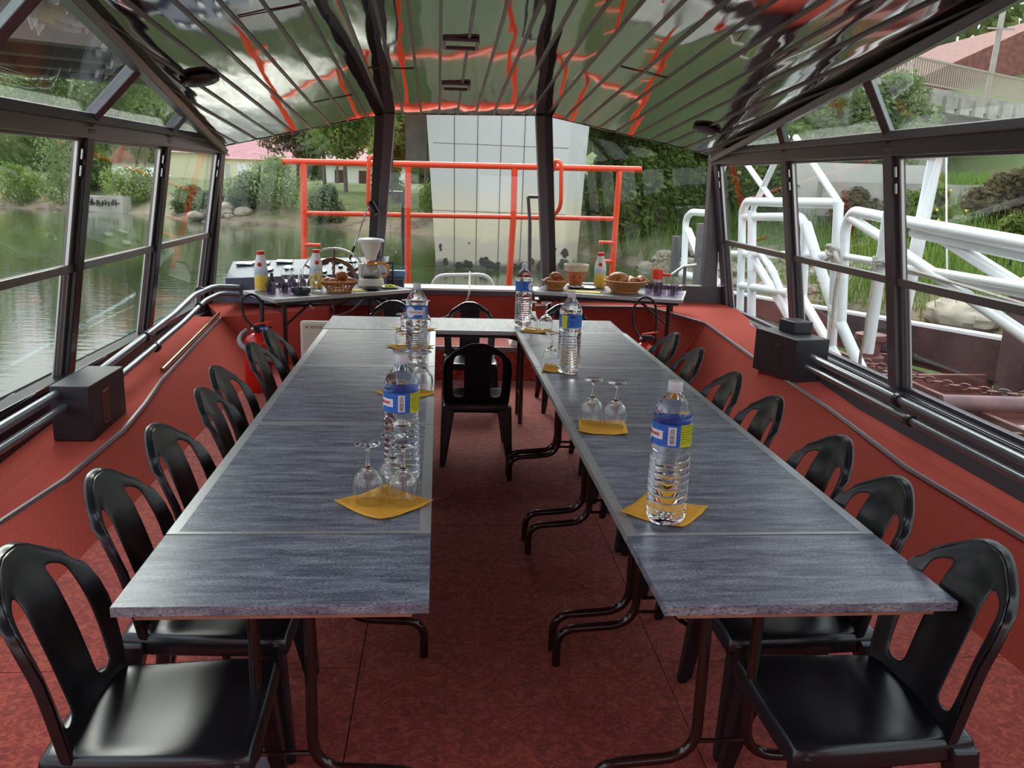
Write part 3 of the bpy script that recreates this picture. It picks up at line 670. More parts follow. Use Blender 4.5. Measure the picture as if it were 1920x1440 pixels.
# ================================================================== chairs
def chair_back():
    us = [-1, -.90, -.74, -.42, -.2, 0, .2, .42, .74, .90, 1]
    vs_ = [0, .05, .11, .22, .36, .5, .64, .77, .86, .94, 1.0]
    def P(u, v):
        lean = -.205-.125*v-.02*v*v
        w = .205+.012*sin(v*pi)-.022*max(0, (v-.62)/.38)**1.6
        z = .425+.46*v
        if v > .45: z -= .125*max(0, abs(u)-.30)*((v-.45)/.55)**1.5
        if v > .85 and abs(u) > .95: z -= .022*(v-.85)/.15
        gap = .0
        x = lean+u*u*(.045+.025*min(1, v*2.2))+(.012 if abs(u) < .45 and v < .84 else 0)
        return Vector((x, u*w, z))
    def hole(i, j):   # i column, j row
        au = abs((us[i]+us[i+1])/2); v = (vs_[j]+vs_[j+1])/2
        return .41 < au < .74 and .11 < v < .85
    mb = MB(); idx = {}; V = []; F = []
    def vid(i, j):
        if (i, j) not in idx: idx[(i, j)] = len(V); V.append(P(us[i], vs_[j]))
        return idx[(i, j)]
    for i in range(len(us)-1):
        for j in range(len(vs_)-1):
            if not hole(i, j): F.append((vid(i, j), vid(i+1, j), vid(i+1, j+1), vid(i, j+1)))
    # rolled rim along the outer edge
    ring = [(0, j) for j in range(len(vs_))]+[(i, len(vs_)-1) for i in range(1, len(us))]+[(len(us)-1, j) for j in range(len(vs_)-2, -1, -1)]
    ctr = Vector((-.3, 0, .66)); base = len(V)
    for k, (i, j) in enumerate(ring):
        p = V[vid(i, j)]; d = Vector((0, p.y, max(0, p.z-.70)*2.0)); d = d.normalized() if d.length > 0 else d
        V.append(p+d*.006+Vector((-.028, 0, 0)))
    for k in range(len(ring)-1):
        a = idx[ring[k]]; b = idx[ring[k+1]]; F.append((a, base+k, base+k+1, b))
    mb.add(V, F); return mb
def chair_seat():
    mb = MB(); nx, ny = 10, 11; V = []; F = []
    xs = [-.235, -.225, -.20, -.15, -.08, 0, .08, .16, .21, .235, .245]; ysn = [-1, -.96, -.86, -.65, -.33, 0, .33, .65, .86, .96, 1]
    def P(x, n):
        w = .195+.03*(x+.235)/.48
        if x > .2: w -= .02*(x-.2)/.045
        z = .440-.018*(1-(n*n))*(1-((x-.02)/.25)**2)
        if x > .18: z -= .25*(x-.18)**1.5*2
        if abs(n) > .9: z -= .004
        return Vector((x, n*w, z))
    for x in xs:
        for n in ysn: V.append(P(x, n))
    m_ = len(ysn)
    for i in range(len(xs)-1):
        for j in range(m_-1): F.append((i*m_+j, i*m_+m_+j, i*m_+m_+j+1, i*m_+j+1))
    ring = [i*m_ for i in range(len(xs))]+[(len(xs)-1)*m_+j for j in range(1, m_)]+[i*m_+m_-1 for i in range(len(xs)-2, -1, -1)]+[j for j in range(m_-2, 0, -1)]
    b1 = len(V)
    for r in ring: p = V[r]; d = Vector((p.x, p.y, 0)).normalized(); V.append(p+d*.010+Vector((0, 0, -.016)))
    b2 = len(V)
    for r in ring: p = V[r]; d = Vector((p.x, p.y, 0)).normalized(); V.append(Vector((p.x, p.y, .378 if abs(p.y) > .1 or True else .36))+d*.012)
    n_ = len(ring)
    for k in range(n_):
        k2 = (k+1) % n_; F.append((ring[k], b1+k, b1+k2, ring[k2])); F.append((b1+k, b2+k, b2+k2, b1+k2))
    mb.add(V, [f[::-1] for f in F]); return mb
def chair_leg(fx, sy):
    top = Vector((.195 if fx > 0 else -.205, sy*.185, .42)); bot = Vector((.255 if fx > 0 else -.285, sy*.222, 0)); mb = MB()
    V = []; n = 5
    for i in range(n+1):
        t = i/n; c = top.lerp(bot, t); hw = .043*(1-t)+.019*t; hd = .040*(1-t)+.018*t
        k = .35
        for x, y in ((-hd, -hw), (hd, -hw), (hd, hw*.55*-sy if False else hw), (-hd, hw)): V.append(c+Vector((x, y, 0)))
    F = [(3, 2, 1, 0), (n*4, n*4+1, n*4+2, n*4+3)]
    for i in range(n):
        for j in range(4): F.append((i*4+j, i*4+(j+1) % 4, i*4+4+(j+1) % 4, i*4+4+j))
    mb.add(V, [f[::-1] for f in F]); return mb
def make_chair(label, m, group):
    e = empty('plastic_chair', (0, 0, 0), 0, label, 'chair', group)
    s = chair_seat().build('seat', m, e, ang=80); s_ = s.modifiers.new('solid', 'SOLIDIFY'); s_.thickness = .005; s_.offset = -1
    ss = s.modifiers.new('sub', 'SUBSURF'); ss.levels = 1; ss.render_levels = 1
    b = chair_back().build('backrest', m, e, ang=80); s_ = b.modifiers.new('solid', 'SOLIDIFY'); s_.thickness = .008; s_.offset = 0
    ss = b.modifiers.new('sub', 'SUBSURF'); ss.levels = 2; ss.render_levels = 2
    for fx in (1, -1):
        for sy in (1, -1): chair_leg(fx, sy).build('leg', m, e, smooth=False, bevel=.010)
    return e
proto = {}
def chair(x, y, rz, label, m='plastic', group='black plastic chairs'):
    if m not in proto: c = proto[m] = make_chair(label, m, group)
    else: c = dup(proto[m], label=label, group=group)
    c.location = (x, y, 0); c.rotation_euler = (0, 0, rz); return c
GL, GR = 'black plastic chairs along the left table row', 'black plastic chairs along the right table row'
LC = [(-.715, 2.04, 2, 'plastic', 'glossy black plastic chair nearest the camera on the left, its whole seat in view'),
      (-.72, 2.60, 0, 'plastic', 'black plastic chair on the left, second from the camera, a crumpled cloth under its seat'),
      (-.71, 3.10, -2, 'plastic', 'black plastic chair on the left, third from the camera'),
      (-.70, 3.70, 3, 'plastic_d', 'dusty black plastic chair on the left, fourth from the camera, nearly touching the one behind'),
      (-.75, 4.12, 0, 'plastic_d', 'dusty black plastic chair on the left, fifth from the camera'),
      (-.715, 4.72, -3, 'plastic_d', 'dusty black plastic chair on the left, in front of the fire extinguisher'),
      (-.715, 5.18, 0, 'plastic_d', 'dusty black plastic chair farthest away on the left')]
for x, y, r, m_, l in LC: chair(x, y, radians(r), l, m_, GL)
RC = [(1.15, 2.03, 181, 'plastic', 'glossy black plastic chair nearest the camera on the right, its whole seat in view'),
      (1.165, 2.56, 180, 'plastic', 'black plastic chair on the right, second from the camera'),
      (1.19, 3.03, 180, 'plastic', 'black plastic chair on the right, third from the camera'),
      (1.17, 3.66, 179, 'plastic', 'black plastic chair on the right, fourth from the camera'),
      (1.15, 4.15, 180, 'plastic_d', 'dusty black plastic chair on the right, fifth from the camera'),
      (1.145, 4.80, 178, 'plastic_d', 'dusty black plastic chair on the right, last but one before the extinguisher'),
      (1.14, 5.30, 180, 'plastic_d', 'dusty black plastic chair farthest away on the right, beside the extinguisher')]
for x, y, r, m_, l in RC: chair(x, y, radians(r), l, m_, GR)
_ac = chair(.222, 5.50, radians(90), 'black plastic chair seen from behind in the aisle, tucked under the cross table', 'plastic', 'black plastic chairs at the cross table'); _ac.scale = (.96, .98, .93)
for x, lab in ((-.42, 'black chair behind the cross table, left one of three, only its top rail showing'), (.22, 'black chair behind the cross table, middle one of three, only its top rail showing'), (1.02, 'black chair behind the cross table, right one of three, only its top rail showing')):
    chair(x, 6.78, radians(-90), lab, 'plastic', 'black plastic chairs at the cross table').scale = (.95, .95, .905)

# crumpled cloth under a chair
a = MB(); V = []; F = []; n = 16
rr = random.Random(3)
for i in range(n+1):
    for j in range(n+1):
        u, v = i/n, j/n; x = -.96+.44*u; y = 2.32+.34*v; ed = min(u, v, 1-u, 1-v)
        z = .01+.20*min(1, ed*5)*(.75+.25*sin(u*17+v*4))*(.8+.2*sin(v*21+u*6)); V.append((x+.02*sin(v*9), y+.02*sin(u*11), z))
for i in range(n):
    for j in range(n): F.append((i*(n+1)+j, (i+1)*(n+1)+j, (i+1)*(n+1)+j+1, i*(n+1)+j+1))
a.add(V, F); o = a.build('crumpled_cloth', 'greycloth'); tag(o, 'crumpled lilac grey cloth bundle on the floor under a left chair', 'cloth'); o.modifiers.new('s', 'SUBSURF').render_levels = 1

# ================================================================== napkins
def napkin(x, y, z, size, rz, label, m='napkin', sx=1, lift=.010, rnd=None):
    rr = random.Random(hash(label) % 1000 if False else int(abs(x*1000+y*777))); n = 12; a = MB(); V = []; F = []
    for i in range(n+1):
        for j in range(n+1):
            u, v = i/n-.5, j/n-.5; k = max(abs(u), abs(v))*2; c = abs(u*v)*4
            e_ = .0035*sin(u*19+j)*(k > .95)
            zz = .0035+lift*c**2+.0012*sin(u*14+v*9)+.001
            V.append(((u+(e_ if abs(u) > .49 else 0))*size*sx, (v+(e_ if abs(v) > .49 else 0))*size, zz))
    for i in range(n):
        for j in range(n): F.append((i*(n+1)+j, (i+1)*(n+1)+j, (i+1)*(n+1)+j+1, i*(n+1)+j+1))
    a.add(V, F); o = a.build('napkin', m, ang=60); o.location = (x, y, z+.0005); o.rotation_euler = (0, 0, rz)
    s_ = o.modifiers.new('solid', 'SOLIDIFY'); s_.thickness = .0022; s_.offset = -1
    return tag(o, label, 'napkin', 'yellow paper napkins')
T = .7405
napkin(-.193, 2.712, T, .235, radians(45), 'yellow napkin nearest the camera on the left row, under three glasses')
napkin(.752, 2.64, T, .225, radians(52), 'yellow napkin nearest the camera on the right row, under the big bottle')
napkin(-.185, 4.22, T, .225, radians(45), 'yellow napkin on the left row, just behind the nearest left bottle')
napkin(-.213, 5.44, T, .225, radians(45), 'yellow napkin on the left row, third from the camera, behind the second bottle')
napkin(-.206, 6.10, T, .225, radians(45), 'yellow napkin on the left row, farthest, at the corner of the cross table')
napkin(.722, 3.63, T, .215, radians(-8), 'yellow napkin on the right row under two upturned glasses, between the near and middle bottles')
napkin(.690, 4.84, T, .205, radians(-12), 'yellow napkin on the right row under the middle bottle and one glass', sx=1.0)
napkin(.680, 6.13, T, .200, radians(-20), 'yellow napkin on the right row, farthest, beside the far bottle')

# ================================================================== wine glasses (upside down: mouth at z 0)
def wineglass_mesh():
    out = [(.0310, .0005), (.0335, .012), (.0362, .030), (.0368, .045), (.034, .060), (.027, .073), (.016, .083), (.0085, .090), (.0048, .097), (.0038, .110), (.0038, .128), (.0052, .138), (.011, .1435), (.0300, .1475), (.0315, .1490), (.0312, .1505), (.012, .1500), (0, .1495)]
    inn = [(.0300, .0005), (.0323, .012), (.035, .030), (.0355, .045), (.0325, .059), (.025, .071), (.0135, .080), (0, .0835)]
    prof = inn[::-1]+out; a = MB(); a.lathe(prof, n=28); return a
wg = None
def wineglass(x, y, z, label, upright=False, sc=1.38, group='upturned wine glasses'):
    global wg
    if wg is None: wg = wineglass_mesh().build('wine_glass', 'wglass', ang=60); o = wg
    else: o = wg.copy(); COL.objects.link(o)
    o.location = (x, y, z); o.scale = (sc, sc, sc); o.rotation_euler = (pi if upright else 0, 0, 0)
    if upright: o.location.z = z+.1508*sc
    return tag(o, label, 'wine glass', group)
ZN = T+.0055
wineglass(-.246, 2.715, ZN, 'left glass of the three upturned on the nearest left napkin')
wineglass(-.128, 2.705, ZN, 'right glass of the three upturned on the nearest left napkin, nearest the aisle')
wineglass(-.168, 2.815, ZN, 'rear glass of the three upturned on the nearest left napkin')
wineglass(-.100, 4.25, ZN, 'upturned glass right of the nearest left bottle, aisle side of its napkin')
wineglass(-.215, 4.28, ZN, 'upturned glass hidden behind the cap of the nearest left bottle')
wineglass(-.262, 5.47, ZN, 'upturned glass on the third left napkin, left side')
wineglass(-.140, 5.45, ZN, 'upturned glass on the third left napkin, right side')
wineglass(-.262, 6.12, ZN, 'upturned glass on the farthest left napkin, left side')
wineglass(-.140, 6.10, ZN, 'upturned glass on the farthest left napkin, right side')
wineglass(.680, 3.690, ZN, 'left glass of the pair on the near right napkin')
wineglass(.778, 3.640, ZN, 'right glass of the pair on the near right napkin')
wineglass(.638, 4.875, ZN, 'upturned glass left of the middle bottle on the right row')
wineglass(.640, 6.145, ZN, 'left glass of the pair on the farthest right napkin')
wineglass(.752, 6.135, ZN, 'right glass of the pair on the farthest right napkin')

# ================================================================== water bottles
def bottle_mesh(ribs, R=.0430, H=.31):
    p = [(0, .006), (.018, .004), (.030, .0015), (R-.006, .004), (R-.001, .014)]
    z = .022; zr_end = .150; n = ribs; d = (zr_end-z)/n
    for i in range(n):
        z0 = z+i*d; p += [(R, z0+d*.15), (R, z0+d*.68), (R-.0028, z0+d*.84), (R, z0+d*.99)]
    p += [(R, .160), (R-.004, .166), (R, .172), (R, .177), (R-.0015, .180), (R-.0015, .232), (R+.0003, .236), (R-.0008, .246), (R-.006, .259), (R-.016, .274), (R-.025, .286), (R-.0295, .292), (.0130, .294), (.0130, .297)]
    a = MB(); a.lathe(p, n=32, wob=lambda a_, z_: (1-.05*(z_ < .013)*abs(sin(2.5*a_)))); return a
def bottle(x, y, z, rz, label, ribs, order, text=None, tang=0, sc=1.5):
    """order: list of (start_deg, end_deg, material) round the wrap"""
    e = empty('water_bottle', (x, y, z), rz, label, 'bottle', 'large clear plastic water bottles'); e.scale = (sc,)*3
    bottle_mesh(ribs).build('body', 'water', e, ang=50)
    a = MB(); a.lathe([(0, .297), (.0152, .297), (.0155, .299), (.0155, .314), (.0145, .3155), (0, .3155)], n=24); a.build('cap', 'cap', e)
    a = MB(); a.lathe([(.0133, .2935), (.0168, .2935), (.0168, .2965), (.0133, .2965)], n=24); a.build('neck_ring', 'cap', e)
    R = .0424; mats = ['blue', 'labwhite', 'labyellow']; a = MB(); n = 72
    def mf(i, j):
        d = j*360/n
        for s0, s1, k in order:
            if s0 <= d < s1: return k
        return 0
    a.lathe([(R, .1815), (R+.0005, .1815), (R+.0005, .2290), (R, .2290)], n=n, mfun=mf)
    # drop the flat end caps the lathe added
    a.f = a.f[:-2]; a.m = a.m[:-2]; lab = a.build('label_wrap', mats, e)
    return e, R+.0012
def barcode(e, R, ang, w=.020, h=.026):
    a = MB(); a.mi = 0; n = 8; z0, z1 = .1855, .2250; s = w/R
    def pt(t, z, r): return (r*cos(t), r*sin(t), z)
    for i in range(n):
        t0 = ang-s/2+s*i/n; t1 = ang-s/2+s*(i+1)/n; a.add([pt(t0, z0, R), pt(t1, z0, R), pt(t1, z1, R), pt(t0, z1, R)], [(0, 1, 2, 3)])
    a.mi = 1; rr = random.Random(5); zz = z0+.003
    while zz < z1-.003:
        h_ = rr.choice((.0004, .0007, .0011)); t0 = ang-s*.3; t1 = ang+s*.3; k = 4
        for i in range(k):
            ta = t0+(t1-t0)*i/k; tb = t0+(t1-t0)*(i+1)/k; a.add([pt(ta, zz, R+.0003), pt(tb, zz, R+.0003), pt(tb, zz+h_, R+.0003), pt(ta, zz+h_, R+.0003)], [(0, 1, 2, 3)])
        zz += h_+rr.choice((.0006, .0009))
    lab = [c for c in e.children if c.name.startswith('label_wrap')][0]
    a.build('barcode', ['labwhite', 'black_ink'], lab, smooth=False)
def tagtext(e, R, ang, txt='CRISTALINE', sz=.0098):
    lab = [c for c in e.children if c.name.startswith('label_wrap')][0]
    a = MB(); n = 14; z0, z1 = .1960, .2150; s = .066/R
    for i in range(n):
        t0 = ang-s/2+s*i/n; t1 = ang-s/2+s*(i+1)/n; q = lambda t, z: (R*cos(t), R*sin(t), z)
        a.add([q(t0, z0), q(t1, z0), q(t1, z1), q(t0, z1)], [(0, 1, 2, 3)])
    # round white badge behind the left end
    k = 18; cz = .2055; rb = .0210; ca = ang-s*.30; vs = [((R+.0001)*cos(ca), (R+.0001)*sin(ca), cz)]
    for i in range(k): t = 2*pi*i/k; aa = ca+rb*cos(t)/R; vs.append(((R+.0001)*cos(aa), (R+.0001)*sin(aa), cz+rb*sin(t)))
    a.add(vs, [(0, 1+i, 1+(i+1) % k) for i in range(k)]); a.build('badge', 'labwhite', lab, smooth=False)
    text_on('lettering', txt, sz, (0, 0, .2055), (1, 0, 0), (0, 0, 1), 'red_ink', lab, wrap=(R+.0006, ang))
def smallprint(e, R, a0, a1, lines, m='black_ink'):
    lab = [c for c in e.children if c.name.startswith('label_wrap')][0]; a = MB(); rr = random.Random(lines)
    for i in range(lines):
        z = .2255-.0405*i/lines; t = a0+.05
        while t < a1-.06:
            w = rr.uniform(.03, .12); t1 = min(t+w, a1-.05); R2 = R+.0002
            a.add([(R2*cos(t), R2*sin(t), z-.0013), (R2*cos(t1), R2*sin(t1), z-.0013), (R2*cos(t1), R2*sin(t1), z), (R2*cos(t), R2*sin(t), z)], [(0, 1, 2, 3)]); t = t1+.03
    a.build('small_print', m, lab, smooth=False)
D = radians
# the camera looks along +y, so the face towards it is at 270 degrees
def face(x, y): return atan2(-y, -x)
b, R = bottle(.733, 2.555, T+.003, 0, 'large full water bottle nearest the camera on the right row, standing on a napkin', 8, [(0, 0.1, 0), (279, 345, 2)])
barcode(b, R, D(256), .017); tagtext(b, R, D(186)); smallprint(b, R, D(279), D(345), 8)
b, R = bottle(-.144, 2.93, T, 0, 'large water bottle nearest the camera on the left row, behind three glasses', 9, [(300, 352, 2)])
barcode(b, R, D(272), .016); tagtext(b, R, D(202)); smallprint(b, R, D(300), D(350), 8)
b, R = bottle(-.157, 4.985, T, 0, 'water bottle second from the camera on the left row, white tag on blue label', 14, [])
barcode(b, R, D(312), .014); tagtext(b, R, D(262))
b, R = bottle(.600, 6.33, T, 0, 'large water bottle on the cross table beside the farthest right napkin', 14, [])
smallprint(b, R, D(240), D(300), 3); tagtext(b, R, D(345))
b, R = bottle(.721, 4.735, T+.003, 0, 'water bottle in the middle of the right row, yellow strip left on its label', 12, [(206, 245, 2)])
lab = [c for c in b.children if c.name.startswith('label_wrap')][0]
text_on('lettering', 'DEAKS', .0095, (0, 0, .2215), (1, 0, 0), (0, 0, 1), 'black_ink', lab, wrap=(R, D(275)))
a = MB(); k = 16; ca = D(258)
for i in range(k):
    t0, t1 = 2*pi*i/k, 2*pi*(i+1)/k; q = lambda t, r: (R*cos(ca+r*cos(t)/R), R*sin(ca+r*cos(t)/R), (.199+r*sin(t))); a.add([q(t0, .0085), q(t1, .0085), q(t1, .0112), q(t0, .0112)], [(0, 1, 2, 3)])
a.build('emblem', 'leaf', lab, smooth=False)
# ================================================================== outside: river, banks, bridge, landing stage
WZ = -.35
f = MB(); f.add([(-260, -60, WZ), (120, -60, WZ), (120, 260, WZ), (-260, 260, WZ)], [(0, 1, 2, 3)]); struct(f.build('river_water', 'river', smooth=False))
SH = [(-150, 75), (-60, 57), (-40, 50), (-21, 45), (-15.4, 43), (-9.3, 36.6), (-4.5, 36.2), (-.8, 33.2), (2.4, 29), (4.3, 25.6), (5.1, 22.6), (6.1, 20.8), (7.2, 16.7), (7.9, 14.6), (8.8, 12.5), (9.6, 9), (10.4, 3), (11, -12), (12, -60)]
def shore_d(x, y):
    best = 1e9; sg = 1
    for (x0, y0), (x1, y1) in zip(SH[:-1], SH[1:]):
        dx, dy = x1-x0, y1-y0; t = max(0, min(1, ((x-x0)*dx+(y-y0)*dy)/(dx*dx+dy*dy))); px, py = x0+t*dx, y0+t*dy
        d = math.hypot(x-px, y-py)
        if d < best: best = d; sg = 1 if (dx*(y-py)-dy*(x-px)) > 0 else -1
    return best*sg
def sm(a, b, x): t = max(0, min(1, (x-a)/(b-a))); return t*t*(3-2*t)
def ground_z(x, y):
    d = shore_d(x, y)
    if d < 0: return WZ-.4*min(1, -d)-.1
    rightness = sm(-2, 7, x-(y-30)*.25)
    zl_ = WZ+1.15*sm(0, 4, d)+.25*sm(6, 30, d)+24*sm(72, 150, d)+6*sm(30, 60, x+0*y)*0
    zr_ = WZ+.55*sm(0, 1.5, d)+1.75*sm(1.2, 7.5, d)+.35*sm(8, 14, d)+3.8*sm(15, 26, d)+9*sm(25, 70, d)
    return zl_*(1-rightness)+zr_*rightness
n1, n2 = 130, 130; V = []; F = []; rr = random.Random(11)
xs = [-190+ (i/n1)**1.0*330 for i in range(n1+1)]
def ax(lo, hi, c, n):   # denser near c
    out = []
    for i in range(n+1):
        t = i/n*2-1; out.append(c+(t*abs(t)**1.3)*((hi-c) if t > 0 else (c-lo)))
    return out
X_ = ax(-190, 130, 6, n1); Y_ = ax(-50, 220, 22, n2)
for y in Y_:
    for x in X_:
        z = ground_z(x, y); d = shore_d(x, y); V.append((x, y, z+(rr.uniform(-.07, .07) if d > .2 and abs(x) < 60 else 0)))
for j in range(n2):
    for i in range(n1):
        a = j*(n1+1)+i; F.append((a, a+1, a+n1+2, a+n1+1))
g_ = MB(); g_.add(V, F)
def bankmat():
    m, N, L, b = nt('bank_ground'); t = N.new('ShaderNodeTexCoord'); n = N.new('ShaderNodeTexNoise'); n.inputs['Scale'].default_value = .55; n.inputs['Detail'].default_value = 7; n.inputs['Roughness'].default_value = .7
    L.new(t.outputs['Object'], n.inputs[0]); s = N.new('ShaderNodeSeparateXYZ'); L.new(t.outputs['Object'], s.inputs[0])
    ad = N.new('ShaderNodeMath'); ad.operation = 'MULTIPLY_ADD'; ad.inputs[1].default_value = .28; L.new(s.outputs['Z'], ad.inputs[0]); L.new(n.outputs[0], ad.inputs[2])
    c = ramp(N, L, ad.outputs[0], [(.30, (.13, .10, .07)), (.44, (.29, .23, .16)), (.56, (.20, .19, .10)), (.68, (.105, .14, .05)), (.85, (.145, .18, .075))])
    L.new(c, b.inputs['Base Color']); b.inputs['Roughness'].default_value = .95; b.inputs['Specular IOR Level'].default_value = .1
    n3 = N.new('ShaderNodeTexNoise'); n3.inputs['Scale'].default_value = 9; n3.inputs['Detail'].default_value = 4; L.new(t.outputs['Object'], n3.inputs[0])
    bp = N.new('ShaderNodeBump'); bp.inputs['Strength'].default_value = .8; bp.inputs['Distance'].default_value = .08; L.new(n3.outputs[0], bp.inputs['Height']); L.new(bp.outputs[0], b.inputs['Normal']); return m
M['bank'] = bankmat(); struct(g_.build('river_bank', 'bank', ang=80))

# ---- vegetation
def leaves(mb, c, r, n, size, rnd, sc=(1, 1, 1), shell=.55):
    for _ in range(n):
        d = Vector((rnd.gauss(0, 1), rnd.gauss(0, 1), rnd.gauss(0, 1))).normalized(); k = r*(shell+(1-shell)*rnd.random())
        p = Vector(c)+Vector((d.x*k*sc[0], d.y*k*sc[1], d.z*k*sc[2])); s = size*rnd.uniform(.6, 1.3)
        nrm = (d+Vector((rnd.uniform(-.8, .8), rnd.uniform(-.8, .8), rnd.uniform(-.3, .9)))).normalized()
        a = nrm.cross(Vector((rnd.random(), rnd.random(), rnd.random()))).normalized()*s; b = nrm.cross(a).normalized()*s*.55
        mb.add([p-a, p+b, p+a, p-b], [(0, 1, 2, 3)])
def tree(x, y, h, r, m, seed, label, name='tree', trunk=.12, n=2600, size=.16, low=.35, group='trees on the banks', blobs=14):
    rnd = random.Random(seed); z = ground_z(x, y); e = empty(name, (x, y, z-.1), 0, label, 'tree' if name == 'tree' else 'shrub', group)
    mb = MB()
    for i in range(blobs):
        t = i/(blobs-1); zz = h*(low+(1-low)*t*.92); wr = r*(1-abs(t-.45)**1.6*1.1)
        a = rnd.uniform(0, 2*pi); k = rnd.random()*.65*wr
        leaves(mb, (cos(a)*k, sin(a)*k, zz), wr*rnd.uniform(.38, .62), n//blobs, size, rnd, (1, 1, .8))
    mb.build('foliage', m, e, smooth=False)
    tb = MB(); tb.tube([(0, 0, 0), (rnd.uniform(-.1, .1), 0, h*.35), (rnd.uniform(-.3, .3), rnd.uniform(-.2, .2), h*.8)], [trunk, trunk*.75, trunk*.3], 8)
    for i in range(4):
        a = rnd.uniform(0, 2*pi); tb.tube([(0, 0, h*(.3+.1*i)), (cos(a)*r*.5, sin(a)*r*.5, h*(.5+.1*i))], [trunk*.5, trunk*.15], 6)
    tb.build('trunk', 'bark', e); return e
def shrub(x, y, h, r, m, seed, label, n=2400, size=.085, blobs=8, group='bushes along the shore'):
    return tree(x, y, h, r, m, seed, label, 'bush', .04, n, size, .22, group, blobs)
TG = [ # x, y, h, r, mat, label
 (-3.6, 52, 9.5, 4.6, 'leaf', 'broad green tree behind the lawn, left of the left window post'),
 (-7.6, 56, 8.6, 3.6, 'leaf_p', 'pale green tree in front of the red-roofed house'),
 (-1.0, 46, 8.5, 3.6, 'leaf_p', 'light green tree seen just left of the bridge pier'),
 (-.8, 62, 13, 6, 'leaf_d', 'tall dark tree behind the left window post'),
 (-9, 74, 12, 6, 'leaf', 'tall tree rising behind the red-roofed house'),
 (-14, 106, 14, 6, 'leaf_d', 'dark tree behind the red roof, left of the others'),
 (-33, 62, 12, 5.5, 'leaf_d', 'tall dark tree on the far left bank behind the light bush'),
 (-28.5, 52, 7.5, 4.0, 'leaf', 'round light green tree on the far left shore'),
 (-42, 66, 13, 7, 'leaf_d', 'large dark tree at the left edge of the far bank'),
 (-31, 104, 15, 7, 'leaf_d', 'dark tree between the gabled house and the left trees'),
 (-36, 56, 7, 4.2, 'leaf_p', 'pale tree at the far left shore'),
 (4.0, 40, 9, 4, 'leaf_d', 'dark tree behind the pier'),
 (7.2, 32, 7.5, 3.0, 'leaf', 'green tree right of the pier on the slope'),
 (9.5, 30, 7, 3.2, 'leaf_p', 'light green tree on the right slope behind the railing end'),
 (7.8, 36, 10, 4, 'leaf', 'tall green tree right of the pier'),
 (12.5, 33, 9, 4, 'leaf', 'green tree behind the right corner window post'),
 (15.5, 37, 9, 4.5, 'leaf_d', 'dark tree under the bridge at the right'),
 (8.6, 29, 4.5, 2.6, 'leaf', 'low bushy green tree on the right slope behind the railing post'), (11.2, 27.5, 5, 2.8, 'leaf', 'low green tree on the right slope beside the corner post'), (13.5, 40, 11, 5, 'leaf_p', 'pale tall tree on the right slope behind the corner'), (9.5, 38, 9, 4.5, 'leaf', 'broad green tree at the top of the right slope'), (6.2, 31, 4.5, 2.4, 'leaf_p', 'pale low tree hugging the right side of the pier'), (-2.2, 40, 6, 2.4, 'leaf', 'slender green tree behind the left window post on the path'),
 (-5.6, 50, 7.5, 3.0, 'leaf', 'mid green tree left of the left window post, over the outbuilding'), (-9.6, 58, 7, 2.6, 'leaf_r', 'sparse russet tree in front of the red-roofed house'), (-25, 58, 9, 4, 'leaf_d', 'dark tree behind the big light bush at the left'), (-21.8, 64, 10, 4.2, 'leaf_d', 'tall dark tree left of the gabled house'), (-20.6, 62, 5.5, 2.2, 'leaf', 'green tree beside the left side window post'),
 (11, 42, 12, 5, 'leaf', 'tall tree high on the right slope')]
for i, (x, y, h, r, m_, l) in enumerate(TG): tree(x, y, h, r, m_, 100+i, l, n=7500 if abs(x) < 12 else 6000, size=.135)
SG = [(-8.9, 38.8, 1.5, 1.8, 'leaf_g', 'grey-green willow bush at the waterline under the house'), (-6.9, 38.4, 2.1, 2.7, 'leaf_p', 'pale spreading bush in the middle of the left shore'), (-5.0, 37.4, 1.4, 1.5, 'leaf_g', 'low bush at the water left of the gravel path'),
 (-2.6, 39, 1.9, 1.4, 'leaf', 'dark green bush right of the path'), (-.3, 36, 1.5, 1.5, 'leaf', 'low bush left of the pier at the water'), (-15.6, 45.0, 1.6, 1.9, 'leaf', 'bush beside the graffiti wall on the left'), (-18.3, 47.6, 1.1, 1.2, 'leaf_d', 'low dark bush left of the wall'),
 (-19.3, 45.6, 3.6, 2.3, 'leaf_p', 'big light green bush on the left bank, left of the graffiti wall'), (-21.8, 46.2, 1.9, 1.8, 'leaf', 'low green bush at the far left waterline'), (-12.0, 41.2, 1.1, 1.6, 'leaf_d', 'low dark bush on the shore seen through the third left window'), (-10.4, 39.6, .9, 1.2, 'leaf_g', 'small grey bush on the shore behind the corner post'), (-20.7, 55, 2.0, 1.0, 'leaf', 'small conical bush in front of the gabled house wall'),
 (5.6, 26.2, 1.4, 1.2, 'leaf', 'bush at the water just right of the pier'), (6.6, 27.5, 1.9, 1.5, 'leaf_p', 'pale bush right of the pier'), (8.2, 26, 1.8, 1.4, 'leaf', 'bush on the slope behind the orange post'), (9.0, 23, 1.5, 1.1, 'leaf_g', 'greyish bush on the right slope above the rubble'),
 (9.8, 20.2, 1.2, .9, 'leaf_r', 'russet bush behind the white gangway end'), (10.4, 18.2, 1.3, 1.0, 'leaf', 'green bush below the road wall'), (12.0, 17.4, 1.1, 1.0, 'leaf_r', 'russet bush in front of the concrete wall on the right'), (13.4, 15.0, 1.35, 1.1, 'leaf_g', 'grey-green bush behind the tall white mast'), (10.8, 15.6, .9, .7, 'leaf', 'small green bush on the right bank'), (15.8, 14.6, 1.2, 1.0, 'leaf', 'green bush at the far right by the wall'), (18, 22, 3, 3, 'leaf', 'large bush on the grass slope beside the abutment'), (21, 20, 3, 3.2, 'leaf_p', 'light bush on the slope at the right edge')]
